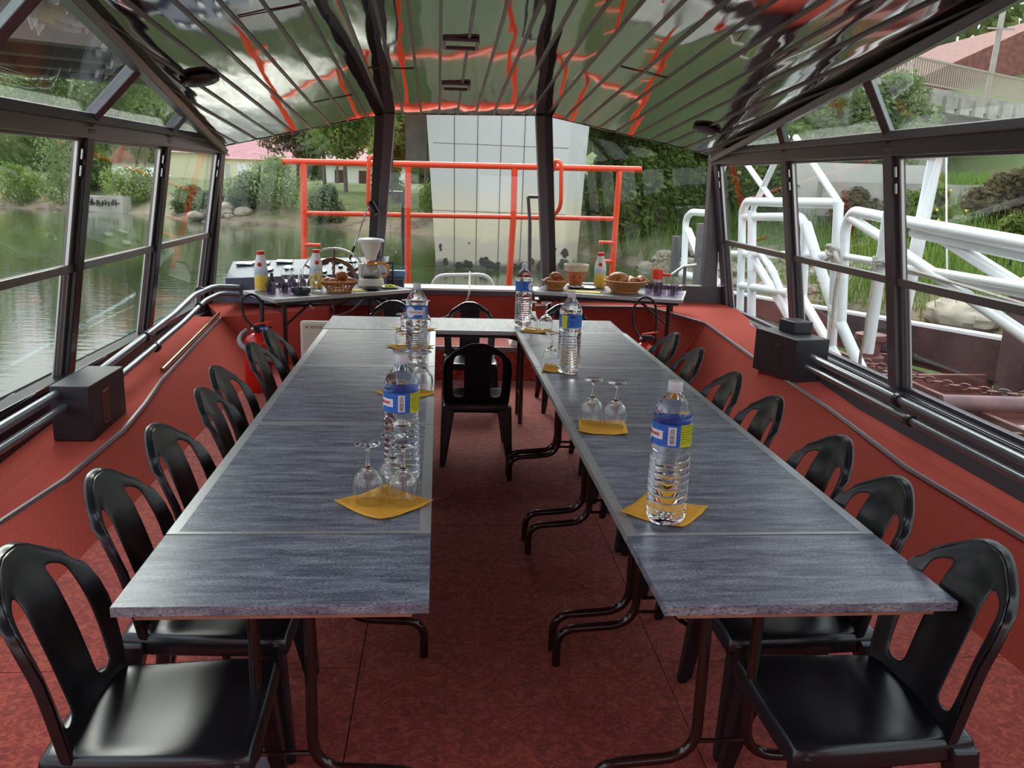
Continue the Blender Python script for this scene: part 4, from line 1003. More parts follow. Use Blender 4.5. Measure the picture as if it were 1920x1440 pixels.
for i, (x, y, h, r, m_, l) in enumerate(SG): shrub(x, y, h, r, m_, 300+i, l)
rs = random.Random(77)
for i in range(20):
    x = 5.2+rs.random()*7.5; y = 23.8+rs.random()*6+max(0, 6.5-x)*.8
    shrub(x, y, rs.uniform(1.6, 3.4), rs.uniform(1.3, 1.9), rs.choice(('leaf', 'leaf_p', 'leaf_p', 'leaf')), 500+i, 'green bush in the dense thicket on the right slope beyond the rubble', group='thicket bushes on the right slope')
# wooded hillside far behind
rnd = random.Random(5); wd = MB()
for i in range(620):
    a = rnd.uniform(-1.5, .66); dist = rnd.uniform(100, 175); x, y = sin(a)*dist, cos(a)*dist
    if shore_d(x, y) < 30: continue
    z = ground_z(x, y); r = rnd.uniform(4, 7); leaves(wd, (x, y, z+r*.9), r, 90, .85, rnd, (1, 1, 1.1), .7)
tag(wd.build('distant_woods', 'leaf_d', smooth=False), 'dark wooded hillside far beyond the river bank', 'woods', kind='stuff')
# grass blades on the near right bank and the left shore
gb = MB(); rnd = random.Random(9)
for i in range(42000):
    x = rnd.uniform(4.5, 20); y = rnd.uniform(4, 27); d = shore_d(x, y)
    if d < .15 or d > 11 or (d < 2.2 and y > 17 and rnd.random() < .8): continue
    z = ground_z(x, y)-.04; h = rnd.uniform(.2, .62)*(1.3 if d < 4 else .8); w = .012+.004*(y > 15); a = rnd.uniform(0, pi); b = rnd.uniform(-.5, .5)*h
    gb.add([(x-w*cos(a), y-w*sin(a), z), (x+w*cos(a), y+w*sin(a), z), (x+b+.3*w, y+b*.4, z+h), (x+b-.3*w, y+b*.4, z+h)], [(0, 1, 2, 3)])
tag(gb.build('tall_grass', 'grass', smooth=False), 'tall green grass covering the right river bank', 'grass', kind='stuff')
fl = MB()
for i in range(16):
    x, y = rnd.choice(((9.5, 19.5), (10.2, 17.2), (11.2, 18.8))); x += rnd.gauss(0, .25); y += rnd.gauss(0, .25); fl.blob((x, y, ground_z(x, y)+rnd.uniform(.6, 1.0)), .032, 5, 3)
tag(fl.build('yellow_flowers', 'flower'), 'small yellow flowers growing below the road wall', 'flowers', kind='stuff')
# rubble on the right shore
rk = random.Random(21)
def rock(x, y, s, label, sc=(1, 1, .6), m='rock', grp='boulders on the shore', zoff=0):
    mb = MB(); big = s > .28; mb.blob((0, 0, 0), s, 22 if big else 9, 15 if big else 6, .07 if big else .2, sc, rk); o = mb.build('boulder', m, ang=25); o.location = (x, y, ground_z(x, y)+s*sc[2]*.25+zoff); o.rotation_euler = (0, 0, rk.uniform(0, 6)); return tag(o, label, 'rock', grp)
rock(8.75, 13.6, .62, 'flat layered boulder at the water behind the barge, largest on the right', (1.25, .8, .5)); rock(9.9, 13.4, .45, 'boulder right of the flat one behind the barge', (1, .8, .7)); rock(9.3, 12.6, .3, 'small boulder in front of the flat one behind the barge')
for i in range(85):
    t = rk.random(); y = 16.8+t*6; x = 4.9+(22.6-y)*.42+rk.uniform(.1, 2.2)
    if shore_d(x, y) < .05: x += .7
    rock(x, y, rk.uniform(.07, .24), 'grey-brown stone in the rubble on the right shore', grp='rubble stones on the right shore')
for i in range(26): rock(-11.0+rk.uniform(0, 2.4), 39.6-rk.uniform(.2, 1.6), rk.uniform(.18, .4), 'grey riprap stone on the shore below the red-roofed house', grp='riprap stones on the left shore', zoff=rk.uniform(0, .4))
for i in range(5): rock(9.6+i*.5, 19.9-i*.3, rk.uniform(.16, .28), 'grey boulder in the row below the road wall', grp='boulders below the road wall')

# ---- bridge: pier, deck, railing
DV = Vector((.84, .54, 0)).normalized(); NV = Vector((-DV.y, DV.x, 0)); P0 = Vector((15.9, 30.1, 0))
def bp(t, n, z): p = P0+DV*t+NV*n; return Vector((p.x, p.y, z))
e = empty('bridge', (0, 0, 0), 0, 'concrete road bridge crossing above the boat with a pale metal railing', 'bridge')
a = MB(); a.hexa([bp(-52, 0, 4.95), bp(24, 0, 4.95), bp(24, 8.5, 4.95), bp(-52, 8.5, 4.95)], [bp(-52, 0, 5.55), bp(24, 0, 5.55), bp(24, 8.5, 5.55), bp(-52, 8.5, 5.55)]); a.build('deck', 'concrete', e, smooth=False)
a = MB(); n = -50
while n < 24: a.hexa([bp(n, -.12, 4.75), bp(n+.7, -.12, 4.75), bp(n+.7, .3, 4.75), bp(n, .3, 4.75)], [bp(n, -.12, 5.35), bp(n+.7, -.12, 5.35), bp(n+.7, .3, 5.35), bp(n, .3, 5.35)]); n += 1.15
a.build('corbels', 'concrete', e, smooth=False)
for off in (1.0, 3.2, 5.4, 7.4):
    a = MB(); a.hexa([bp(-52, off-.25, 3.9), bp(24, off-.25, 3.9), bp(24, off+.25, 3.9), bp(-52, off+.25, 3.9)], [bp(-52, off-.25, 4.95), bp(24, off-.25, 4.95), bp(24, off+.25, 4.95), bp(-52, off+.25, 4.95)]); a.build('girder', 'girder', e, smooth=False)
a = MB(); a.bar(bp(-52, .15, 6.5), bp(24, .15, 6.5), .07, .07); a.bar(bp(-52, .15, 5.68), bp(24, .15, 5.68), .05, .05); n = -52
while n < 24: a.bar(bp(n, .15, 5.66), bp(n, .15, 6.5), .035, .05, (0, 1, 0)); n += .17 if n > -14 else .6
a.build('railing', 'bridgerail', e, smooth=False)
# pier
a = MB()
def pier_ring(z, k): return [(-.22-.18*k, 21.0, z), (2.95+.02*k, 21.0, z), (3.42+.12*k, 21.9, z), (3.42+.12*k, 24, z), (-.22-.18*k, 24, z)]
rings = [pier_ring(-.9, -.2), pier_ring(0, 0), pier_ring(3.2, 1.3), pier_ring(4.4, 2.2)]
for r_ in rings: a.v += r_
for i in range(3):
    for j in range(5): a.f.append((i*5+j, i*5+(j+1) % 5, i*5+5+(j+1) % 5, i*5+5+j)); a.m.append(0)
o = a.build('pier', 'pier', e, smooth=False)
a = MB()
for x in (.25, .78, 1.32, 1.86, 2.4): a.bar((x*1.0, 20.998, -.3), (x*1.06-.08, 20.998, 4.3), .016, .02, (0, 1, 0))
a.build('formwork_lines', 'joint_dark', e, smooth=False)
a = MB()
for z in (1.05, 2.62): a.bar((-.3, 20.999, z), (2.95, 20.999, z-.02), .010, .012, (0, 0, 1))
a.build('pour_lines', 'girder', e, smooth=False)
a = MB(); rp = random.Random(8)
for i in range(46):
    x = rp.uniform(-.1, 3.0); z = WZ+rp.uniform(.05, .22)+(rp.random() < .3)*rp.uniform(.1, .55); a.blob((x, 20.99, z), rp.uniform(.03, .09)*(1 if z < .1 else .6), 7, 5, .25, (1, .1, rp.uniform(.8, 1.6)), rp)
a.build('moss_patches', 'moss', e, smooth=False)
# abutment and retaining walls on the right
a = MB(); a.hexa([(11.9, 25.6, 0), (16.2, 27.2, 0), (16.2, 31, 0), (11.9, 31, 0)], [(11.9, 25.6, 3.95), (16.2, 27.2, 3.95), (16.2, 31, 3.95), (11.9, 31, 3.95)]); a.build('abutment', 'concrete', e, smooth=False)
a = MB(); a.hexa([(9.0, 22.0, .9), (12.4, 21.3, .9), (12.6, 21.9, .9), (9.0, 22.6, .9)], [(9.0, 22.0, 2.5), (12.4, 21.3, 2.5), (12.6, 21.9, 2.5), (9.0, 22.6, 2.5)])
tag(a.build('retaining_wall', 'wallgrey', smooth=False), 'pale concrete retaining wall behind the white diagonal tube', 'wall')
a = MB(); a.hexa([(9.2, 20.6, 1.2), (26, 15.4, 1.2), (26.2, 16.4, 1.2), (9.4, 21.4, 1.2)], [(9.2, 20.6, 2.02), (26, 15.4, 2.1), (26.2, 16.4, 2.1), (9.4, 21.4, 2.02)])
tag(a.build('parapet_wall', 'concrete', smooth=False), 'long low weathered concrete wall along the top of the right bank', 'wall')
a = MB(); a.box((-1.15, 25.5, 2.2), (-.55, 25.7, 3.7)); a.tube([(-.85, 25.6, 3.7), (-.85, 25.6, 6)], .05, 8); tag(a.build('hanging_sign_box', 'greysteel', smooth=False), 'grey box hanging from the bridge left of the pier', 'box')

# ---- buildings
def prism_roof(mb, x0, x1, y0, y1, z, h, axis='x', ov=.4):
    if axis == 'x': ym = (y0+y1)/2; mb.add([(x0-ov, y0-ov, z), (x1+ov, y0-ov, z), (x1+ov, y1+ov, z), (x0-ov, y1+ov, z), (x0-ov, ym, z+h), (x1+ov, ym, z+h)], [(0, 1, 5, 4), (2, 3, 4, 5), (0, 4, 3), (1, 2, 5), (0, 3, 2, 1)])
    else: xm = (x0+x1)/2; mb.add([(x0-ov, y0-ov, z), (x1+ov, y0-ov, z), (x1+ov, y1+ov, z), (x0-ov, y1+ov, z), (xm, y0-ov, z+h), (xm, y1+ov, z+h)], [(0, 4, 5, 3), (1, 2, 5, 4), (0, 1, 4), (2, 3, 5), (0, 3, 2, 1)])
def house(label, x0, x1, y0, y1, z0, z1, rh, axis, wm, rm, wins, name='house'):
    e = empty(name, (x0, y0, z0), 0, label, 'building'); o = Vector((x0, y0, z0))
    def bb(nm, m, a, b): q = MB(); q.box(tuple(Vector(a)-o), tuple(Vector(b)-o)); return q.build(nm, m, e, smooth=False)
    bb('wall', wm, (x0, y0, z0), (x1, y1, z1)); q = MB(); prism_roof(q, x0, x1, y0, y1, z1, rh, axis); q.v = [tuple(Vector(v)-o) for v in q.v]; q.build('roof', rm, e, smooth=False)
    for nm, m, wx0, wx1, wz0, wz1 in wins: bb(nm, m, (wx0, y0-.06, wz0), (wx1, y0+.05, wz1))
    return e
house('long cream single-storey house with pink roof on the left bank', -23.5, -15.9, 90, 99, .3, 3.0, 3.2, 'x', 'bldg', 'roof_pink',
      [('door', 'white', -20.9, -20.0, .5, 2.6), ('window', 'pane', -22.3, -21.6, 1.1, 2.5), ('window', 'pane', -19.4, -16.9, 1.0, 2.65), ('pillar', 'white', -18.75, -18.6, .9, 2.7), ('pillar', 'white', -17.7, -17.55, .9, 2.7), ('plinth', 'dark_open', -19.6, -17.0, .3, .95)])
house('white outbuilding with brown doors behind the path, left of the window post', -10.6, -3.6, 78, 84, .5, 2.6, 1.6, 'x', 'bldg_w', 'roof_pink', [('door', 'dark_open', -9.7, -8.7, .5, 2.2), ('door', 'dark_open', -7.6, -6.9, .5, 2.2)])
house('white gabled house with brown tiled roof seen through the left windows', -29.5, -24.2, 80, 92, .3, 2.3, 2.9, 'y', 'bldg_w', 'roof_brown', [])
house('cream gable wall house with low roof beside the brown-roofed one', -24.4, -20.6, 76, 84, .1, 3.2, 1.2, 'x', 'bldg', 'roof_brown', [])
house('large house with red-brown tiled roof beyond the bridge railing at the upper right', 27, 52, 56, 72, 3.5, 7.2, 6.2, 'y', 'bldg_w', 'roof_red', [])
a = MB(); a.tube([(25.2, 40, 4), (25.45, 40, 11.2)], .13, 8); a.bar((24.8, 40, 9.3), (26.1, 40, 9.3), .08, .08); tag(a.build('utility_pole', 'concrete'), 'tall utility pole with crossarm behind the bridge railing', 'pole')
a = MB(); a.tube(fillet([(27.0, 40, 4), (27.0, 40, 8.2), (28.6, 40, 9.6)], 1.5, 8), .06, 8); tag(a.build('street_lamp', 'greysteel'), 'curved street lamp post right of the utility pole', 'street lamp')
# stone wall with graffiti on the left shore
a = MB(); a.hexa([(-18.6, 44.4, -.5), (-15.6, 43.4, -.5), (-15.4, 44.0, -.5), (-18.4, 45.0, -.5)], [(-18.6, 44.4, .42), (-15.6, 43.4, .42), (-15.4, 44.0, .42), (-18.4, 45.0, .42)])
w_ = tag(a.build('quay_wall', 'concrete', smooth=False), 'low stone quay wall with dark graffiti on the left shore', 'wall')
rg = random.Random(4); a = MB(); dx, dy = 3.0, -1.0
for i in range(20):
    t = .08+i*.042+rg.uniform(-.008, .008); p = Vector((-18.6+dx*t, 44.4+dy*t-.03, 0)); z0 = rg.uniform(-.08, .02); z1 = rg.uniform(.16, .32)
    a.bar((p.x, p.y, z0), (p.x+rg.uniform(-.08, .12), p.y-.02, z1), .03, .07, (0, 1, 0))
    if i % 2: a.bar((p.x, p.y, (z0+z1)/2), (p.x+.2, p.y-.07, (z0+z1)/2+rg.uniform(-.06, .08)), .03, .05)
a.build('graffiti', 'black_ink', w_, smooth=False)
# white boat / trailer on the left lawn
a = MB(); a.hexa([(-21.9, 56, 1.0), (-17.6, 56, .9), (-17.8, 57.6, .9), (-21.7, 57.6, 1.0)], [(-22.4, 55.8, 1.45), (-17.2, 55.8, 1.4), (-17.6, 57.8, 1.4), (-22.1, 57.8, 1.45)]); a.box((-20.4, 56.2, 1.4), (-18.2, 57.4, 1.85))
tag(a.build('white_boat', 'white', smooth=False, bevel=.05), 'small white boat laid up on the left bank in front of the gabled house', 'boat')

# ---- cat on the rubble
a = MB(); cx, cy = 5.28, 20; cz = ground_z(5.5, 20.2)
def addsk(name, pts, mat_, label, cat, sub=2):
    me = bpy.data.meshes.new(name); vs = [p[0] for p in pts]; ed = [(p[2], i) for i, p in enumerate(pts) if p[2] is not None]
    me.from_pydata(vs, ed, []); o = bpy.data.objects.new(name, me); COL.objects.link(o); me.materials.append(M[mat_])
    md = o.modifiers.new('skin', 'SKIN'); md.use_smooth_shade = True
    for i, p in enumerate(pts): r = p[1]; me.skin_vertices[0].data[i].radius = (r, r)
    me.skin_vertices[0].data[0].use_root = True
    o.modifiers.new('sub', 'SUBSURF').render_levels = sub; return tag(o, label, cat)
cat = addsk('cat', [((0, 0, .09), .075, None), ((-.02, 0, .18), .065, 0), ((-.05, 0, .27), .05, 1), ((-.08, 0, .33), .035, 2), ((-.11, 0, .375), .042, 3), ((-.15, 0, .365), .02, 4),
    ((-.105, .028, .42), .010, 4), ((-.105, -.028, .42), .010, 4), ((-.11, .035, .14), .022, 2), ((-.13, .035, .01), .016, 8), ((-.11, -.035, .14), .022, 2), ((-.13, -.035, .01), .016, 10),
    ((-.03, .06, .03), .035, 0), ((-.11, .065, .012), .018, 12), ((-.03, -.06, .03), .035, 0), ((-.11, -.065, .012), .018, 14), ((.09, 0, .03), .022, 0), ((.17, .05, .015), .016, 16), ((.20, .12, .015), .012, 17)],
    'cat', 'black cat sitting on the rubble of the right shore', 'cat')
cat.location = (5.75, 20.0, max(ground_z(5.75, 20.0), .0)+.14); cat.scale = (1.15,)*3

# ---- landing stage: white tube gangway and rusty pontoon
def tubes(name, parts, m, label, cat, r=.036):
    o = Vector(parts[0][1][0]); e = empty(name, o, 0, label, cat)
    for p in parts:
        nm, pts = p[0], p[1]; rr_ = p[2] if len(p) > 2 else r
        a = MB(); a.tube([Vector(q)-o for q in fillet(pts, .12, 4)], rr_, 12); a.build(nm, m, e)
    return e
X1 = 3.9
tubes('landing_gate', [
  ('post', [(X1, 11.1, 1.50), (X1, 10.82, .10)], .05), ('post', [(X1, 10.75, 1.53), (X1, 10.38, .10)], .055),
  ('top_rail', [(X1, 11.09, 1.50), (X1, 10.98, 1.64), (X1, 8.37, 1.69)], .055), ('post', [(X1, 8.34, 1.70), (X1, 8.08, .0)], .05),
  ('inner_rail', [(X1+.02, 11.1, 1.44), (X1+.02, 9.28, 1.52), (X1+.02, 9.12, 1.44), (X1+.02, 8.98, .62)], .05),
  ('brace', [(X1, 11.6, 2.32), (X1, 10.06, 1.66)]), ('brace', [(X1, 9.85, 2.4), (X1, 10.72, 1.55)]), ('brace', [(X1, 9.6, 2.38), (X1, 8.36, 1.71)]),
  ('bottom_rail', [(X1, 10.93, .56), (X1, 9.31, .67)], .05), ('brace', [(X1, 9.05, 1.45), (X1, 8.72, 1.14), (X1, 8.22, .70), (X1, 7.35, .12)], .055),
  ('brace', [(X1+.05, 10.8, .99), (X1+.05, 9.3, .36)], .05), ('brace', [(X1, 10.34, 1.06), (X1, 9.84, .85), (X1, 9.15, .36)], .045),
  ('brace', [(X1, 8.94, .66), (X1, 7.85, .14)], .05), ('mid_rail', [(X1+.03, 12.3, .86), (X1+.03, 8.12, 1.19)], .045)],
  'truss_white', 'white tube gate frame at the head of the gangway outside the right window', 'gangway')
tubes('gangway', [
  ('top_rail', [(X1, 7.97, .50), (X1, 8.14, 1.48), (X1, 8.02, 1.63), (X1, 7.3, 1.59), (X1, 5.4, 1.505), (X1, 2.0, 1.36)], .05), ('second_rail', [(X1+.06, 7.0, 1.49), (X1+.06, 5.5, 1.42), (X1+.06, 2, 1.27)], .045),
  ('brace', [(X1, 8.08, 1.57), (X1, 7.29, 1.39), (X1, 7.03, 1.32), (X1, 5.35, .91), (X1, 3.6, .45)], .045), ('brace', [(X1+.1, 7.05, 1.58), (X1+.1, 5.41, 1.15), (X1+.1, 3.4, .62)], .05),
  ('mid_rail', [(X1, 8.12, 1.19), (X1, 5.44, 1.25), (X1, 2, 1.3)][:1]+[(X1, 5.44, 1.22), (X1, 2, 1.25)], .035), ('second_mid_rail', [(X1+.03, 7.0, 1.17), (X1+.03, 5.4, 1.17), (X1+.03, 2, 1.18)], .028),
  ('post', [(X1-.03, 7.29, 1.64), (X1-.03, 7.33, .38)], .05)],
  'truss_white', 'long white tube gangway railing running beside the right windows', 'gangway')
tubes('mooring_mast', [('pole', [(4.15, 7.16, 2.12), (4.15, 7.36, .4)], .06), ('stay', [(4.13, 7.1, 2.2), (4.02, 7.2, .9)], .008), ('stay', [(4.17, 7.06, 2.2), (4.22, 6.8, .95)], .008)], 'truss_white', 'leaning white mast with ropes lashed round it outside the right window', 'mast')
tubes('end_frame', [
  ('post', [(4.0, 13.96, .33), (4.0, 14.1, 1.28), (4.0, 13.8, 1.40), (4.0, 12.7, 1.42)], .055), ('brace', [(4.0, 13.9, 1.1), (4.0, 12.95, .62)], .06), ('post', [(4.0, 12.65, 1.5), (4.0, 12.34, .4)], .06),
  ('brace', [(4.0, 12.2, 2.3), (4.0, 12.95, 1.42)], .045), ('bottom_rail', [(4.0, 14.1, .36), (4.0, 12.2, .46)], .06)], 'truss_white', 'white tube end frame seen through the right part of the front window', 'frame')
a = MB(); a.box((3.86, 14.2, .3), (3.98, 14.36, .98)); tag(a.build('fender_post', 'frame', smooth=False), 'short dark post left of the white end frame', 'post')
a = MB(); a.box((3.80, 12.6, .3), (3.94, 12.78, 1.27)); tag(a.build('fender_post', 'frame', smooth=False), 'tall dark post inside the white end frame, at the right corner of the front window', 'post')

e = empty('rusty_pontoon', (4.2, 8, -.1), 0, 'rusty steel pontoon with open compartments moored outside the right windows', 'pontoon'); o = Vector(e.location)
def pb(nm, m, pts, bottom=-.45, thick=None):
    q = MB(); b = [Vector(p)-o for p in pts]; q.hexa([Vector((v.x, v.y, bottom-o.z)) for v in b], b); return q.build(nm, m, e, smooth=False)
pb('side_beam', 'rust_d', [(4.1, 13.5, .20), (4.25, 13.5, .20), (6.3, 5.0, .55), (6.1, 5.0, .55)][::1], .02)
q = MB(); q.bar(Vector((4.18, 13.5, .215))-o, Vector((6.2, 5.0, .565))-o, .16, .03); q.build('beam_cap', 'truss_white', e, smooth=False)
q = MB(); q.bar(Vector((4.2, 13.5, -.10))-o, Vector((6.25, 5.0, .12))-o, .14, .16); q.build('lower_beam', 'rust', e, smooth=False)
pb('deck', 'rust', [(3.45, 9.6, -.12), (5.2, 9.6, -.12), (6.0, 4.6, -.10), (3.45, 4.6, -.10)], -.5)
for i, (ya, yb, xa, xb) in enumerate(((9.0, 8.9, 3.5, 5.2), (7.9, 7.9, 3.5, 5.5), (6.9, 6.9, 3.5, 5.7), (5.9, 5.9, 3.5, 5.9))):
    q = MB(); q.bar(Vector((xa, ya, -.04))-o, Vector((xb, yb, -.02))-o, .05, .18); q.build('bulkhead', 'rust', e, smooth=False, bevel=.005)
for xa in (3.55, 4.45):
    q = MB(); q.bar(Vector((xa, 9.6, -.03))-o, Vector((xa, 4.7, 0))-o, .05, .18); q.build('stringer', 'rust', e, smooth=False, bevel=.005)
q = MB(); q.box(tuple(Vector((5.25, 7.35, -.3))-o), tuple(Vector((5.4, 7.5, .95))-o)); q.build('post', 'rust_d', e, smooth=False)
q = MB(); q.tube([Vector((4.15, 6.55, .12))-o, Vector((6.2, 6.0, .22))-o], .07, 14); q.tube([Vector((3.6, 6.55, .06))-o, Vector((4.3, 6.5, .10))-o], .03, 10); q.build('pipe', 'rust_pipe', e)
q = MB(); q.box(tuple(Vector((4.1, 6.35, -.06))-o), tuple(Vector((4.3, 6.75, .08))-o)); q.build('bracket', 'rust', e, smooth=False, bevel=.03)
q = MB(); q.lathe([(0, 0), (.16, 0), (.16, .10), (.11, .12), (.11, .26), (.16, .28), (.16, .34), (0, .34)], Vector((4.55, 8.6, .0))-o, 16); q.build('bollard', 'rust', e)
a = MB(); a.box((3.95, 4.2, -.3), (6.6, 6.2, .02)); a.box((3.93, 4.18, -.02), (6.62, 6.22, .03)); tag(a.build('grey_steel_caisson', 'greysteel', smooth=False, bevel=.01), 'grey steel box section at the near end of the rusty pontoon', 'caisson')
# chain
e = empty('chain', (4.1, 6.9, .2), 0, 'rusty chain hanging above the pontoon', 'chain'); o = Vector(e.location); a0, a1 = Vector((4.2, 8.1, .16)), Vector((5.3, 5.3, .52))
for i in range(34):
    t = i/33; p = a0.lerp(a1, t)-Vector((0, 0, .16*sin(pi*t))); d = (a1-a0).normalized(); s_ = Vector((0, 0, 1)) if i % 2 else d.cross(Vector((0, 0, 1))).normalized()
    q = MB(); q.tube([p-o+d*.062*cos(u*2*pi/10)+s_*.028*sin(u*2*pi/10) for u in range(10)], .009, 5, closed=True); q.build('link', 'rust', e)
# ropes
def rope(name, pts, r, label, m='rope', cat='rope', n=6):
    a = MB(); P = [Vector(p) for p in pts]; out = []
    for i in range(len(P)-1):
        p0 = P[max(0, i-1)]; p1 = P[i]; p2 = P[i+1]; p3 = P[min(len(P)-1, i+2)]
        for k in range(n):
            t = k/n; out.append(.5*((2*p1)+(p2-p0)*t+(2*p0-5*p1+4*p2-p3)*t*t+(3*p1-p0-3*p2+p3)*t**3))
    out.append(P[-1]); a.tube(out, r, 8); return tag(a.build(name, m), label, cat)
q = []
for i in range(30): t = i/29; an = t*2*pi*3.2; q.append((X1-.03+.085*cos(an), 8.2+.10*sin(an)+.0, 1.16+.12*t+.03*sin(an*1.7)))
rope('mooring_rope', q+[(X1-.10, 8.05, 1.2), (X1-.10, 7.95, 1.1), (X1-.10, 7.97, .85), (X1-.10, 7.95, .5)], .022, 'thick white mooring rope coiled on the gate post with its end hanging')
q = []
for i in range(20): t = i/19; an = t*2*pi*2.5; q.append((X1-.03+.07*cos(an), 7.3+.07*sin(an), 1.18+.06*t))
rope('lashing_rope', q+[(X1-.1, 7.27, 1.1), (X1-.12, 7.25, .6), (X1-.05, 7.4, .25), (4.2, 7.8, .1)], .016, 'rope lashed round the gangway post and dropping to the pontoon')
rope('guy_rope', [(X1-.05, 7.29, 1.22), (X1-.05, 6.3, 1.17), (X1-.05, 5.0, 1.10), (X1-.05, 3.5, 1.0)], .012, 'thin rope running along the gangway from its post')
q = []
for i in range(16): t = i/15; an = t*2*pi*2.5; q.append((4.15+.08*cos(an), 7.13+.08*sin(an), 2.1+.08*t))
rope('mast_rope', q, .014, 'rope wound round the top of the white mast')

# ---- bow deck: orange railing, loop, davits
def rail(name, parts, m, label, cat): return tubes(name, parts, m, label, cat)
YR = 10.5
e = rail('bow_railing', [('top_rail', [(-1.91, YR, 1.945), (2.38, YR, 1.99)], .036), ('mid_rail', [(-1.66, YR, 1.352), (2.08, YR, 1.388)], .028),
 ('post', [(-1.67, YR, 1.93), (-1.69, YR, .42)], .040), ('post', [(-.444, YR, 1.93), (-.44, YR, .42)], .036), ('post', [(.83, YR, 1.95), (.835, YR, 1.38), (.80, YR, .42)], .038), ('post', [(2.11, YR, 1.96), (2.09, YR, .42)], .036),
 ('step', [(-1.68, YR-.02, .98), (-1.49, YR-.02, .98)], .022), ('step', [(-1.68, YR-.02, .77), (-1.49, YR-.02, .77)], .022), ('step', [(2.09, YR-.02, 1.10), (1.90, YR-.02, 1.10)], .022), ('step', [(2.09, YR-.02, .87), (1.90, YR-.02, .87)], .022), ('step', [(2.09, YR-.02, .66), (1.90, YR-.02, .66)], .022),
 ('grab_handle', [(-.80, YR, 1.94), (-.80, YR-.2, 2.04), (-.885, YR-.25, 2.02), (-.90, YR-.25, 1.42), (-.82, YR, 1.36)], .024), ('grab_handle', [(1.30, YR, 1.95), (1.30, YR-.2, 2.06), (1.36, YR-.25, 2.03), (1.38, YR-.25, 1.52), (1.32, YR, 1.40)], .024)],
 'orange', 'bright orange tube railing across the bow in front of the bridge pier', 'railing')
tubes('deck_loop', [('tube', [(-.17, 9.3, .44), (-.10, 9.3, .78), (.50, 9.3, .80), (.60, 9.3, .44)], .022)], 'truss_white', 'low white tube loop on the bow deck below the pier', 'rail')
tubes('wiper_stand', [('post', [(.925, 9.1, .43), (.90, 9.1, 1.385)], .020), ('arm', [(.90, 9.1, 1.385), (.872, 9.1, 1.65)], .018), ('arm', [(.872, 9.1, 1.65), (1.0, 9.1, 1.65)], .018), ('rod', [(1.0, 9.1, 1.66), (.975, 9.1, 2.25)], .012)], 'frame', 'grey cranked wiper arm linkage in front of the right window post', 'wiper')
tubes('wiper_stand', [('post', [(-.43, 9.1, .43), (-.437, 9.1, 1.42)], .018), ('arm', [(-.437, 9.1, 1.42), (-.438, 9.1, 1.65)], .018), ('arm', [(-.438, 9.1, 1.65), (-.575, 9.1, 1.65)], .018), ('rod', [(-.55, 9.1, 1.66), (-.545, 9.1, 2.28)], .012)], 'frame', 'grey cranked wiper arm linkage beside the left window post', 'wiper')
rope('hanging_cable', [(-.56, 9.1, 1.62), (-.565, 9.1, 1.2), (-.53, 9.1, 1.05), (-.48, 9.1, 1.08), (-.455, 9.1, 1.35), (-.50, 9.1, 1.62)], .008, 'thin pale cable hanging in a loop beside the left window post', 'clearplastic', 'cable')
rope('deck_rope', [(.28, 9.25, .83), (.27, 9.0, .74), (.26, 8.64, .70), (.22, 8.62, .58), (.10, 8.60, .48), (-.1, 8.5, .40), (-.3, 8.2, .34)], .011, 'pale rope hanging over the sill into the bow step')
# ================================================================== helm console, wheel, lamp
e = empty('helm_console', (-2.1, 8.4, .5), 0, 'blue-grey helm console with gauges at the left of the front window', 'console'); o = Vector(e.location)
a = MB(); xl, xr = -2.12, -.56
pts = lambda x, dz: [Vector((x, 8.44, .56))-o, Vector((x, 8.44, .80+dz))-o, Vector((x, 8.77, .93+dz))-o, Vector((x, 8.80, .93+dz))-o, Vector((x, 8.80, .56))-o]
L1, R1 = pts(xl, 0), pts(xr, .09); a.v = L1+R1
for i in range(5): j = (i+1) % 5; a.f.append((i, i+5, j+5, j)); a.m.append(0)
a.f += [(0, 1, 2, 3, 4), (9, 8, 7, 6, 5)]; a.m += [1, 1]; a.build('body', ['console', 'console_s'], e, smooth=False, bevel=.004)
def on_console(u, v, h=.004):   # u 0..1 along x, v 0..1 up the slope
    x = xl+(xr-xl)*u; return Vector((x, 8.44+.33*v, .80+.09*u+.13*v))+Vector((0, -.367, .93))*h
import mathutils
slope = mathutils.Matrix.Rotation(atan2(.13, .33), 4, 'X')
def gauge(u, v, r):
    c = on_console(u, v)-o; a = MB(); a.lathe([(0, 0), (r*1.15, 0), (r*1.15, .010), (r, .012)], n=20); a.v = [tuple(slope @ Vector(q)+c) for q in a.v]; g_ = a.build('gauge', 'black', e)
    a = MB(); a.lathe([(0, .0125), (r*.95, .0125)], n=20); a.v = [tuple(slope @ Vector(q)+c) for q in a.v]; a.f = a.f[:20]; a.m = a.m[:20]; a.build('dial', 'dial', g_)
for u, v, r in ((.25, .42, .040), (.37, .46, .040), (.585, .80, .045), (.665, .80, .045), (.765, .76, .040), (.56, .40, .036), (.60, .18, .03), (.70, .45, .02)): gauge(u, v, r)
def rect(u, v, w, h, nm='instrument'):
    c = on_console(u, v)-o; a = MB(); a.box((-w/2, -h/2, 0), (w/2, h/2, .014)); a.mi = 1; a.box((-w*.42, -h*.32, .0141), (w*.1, h*.32, .016)); a.v = [tuple(slope @ Vector(q)+c) for q in a.v]; a.build(nm, ['frame_dark', 'dial'], e, smooth=False)
for u, v in ((.085, .80), (.19, .82), (.335, .85)): rect(u, v, .16, .06)
rect(.765, .40, .07, .10, 'switch_panel'); rect(.655, .45, .03, .05, 'switch')
e = empty('steering_wheel', (-1.07, 8.36, .80), 0, 'large wooden ship wheel with outer chrome ring at the helm', 'steering wheel'); e.rotation_euler = (radians(-14), 0, 0)
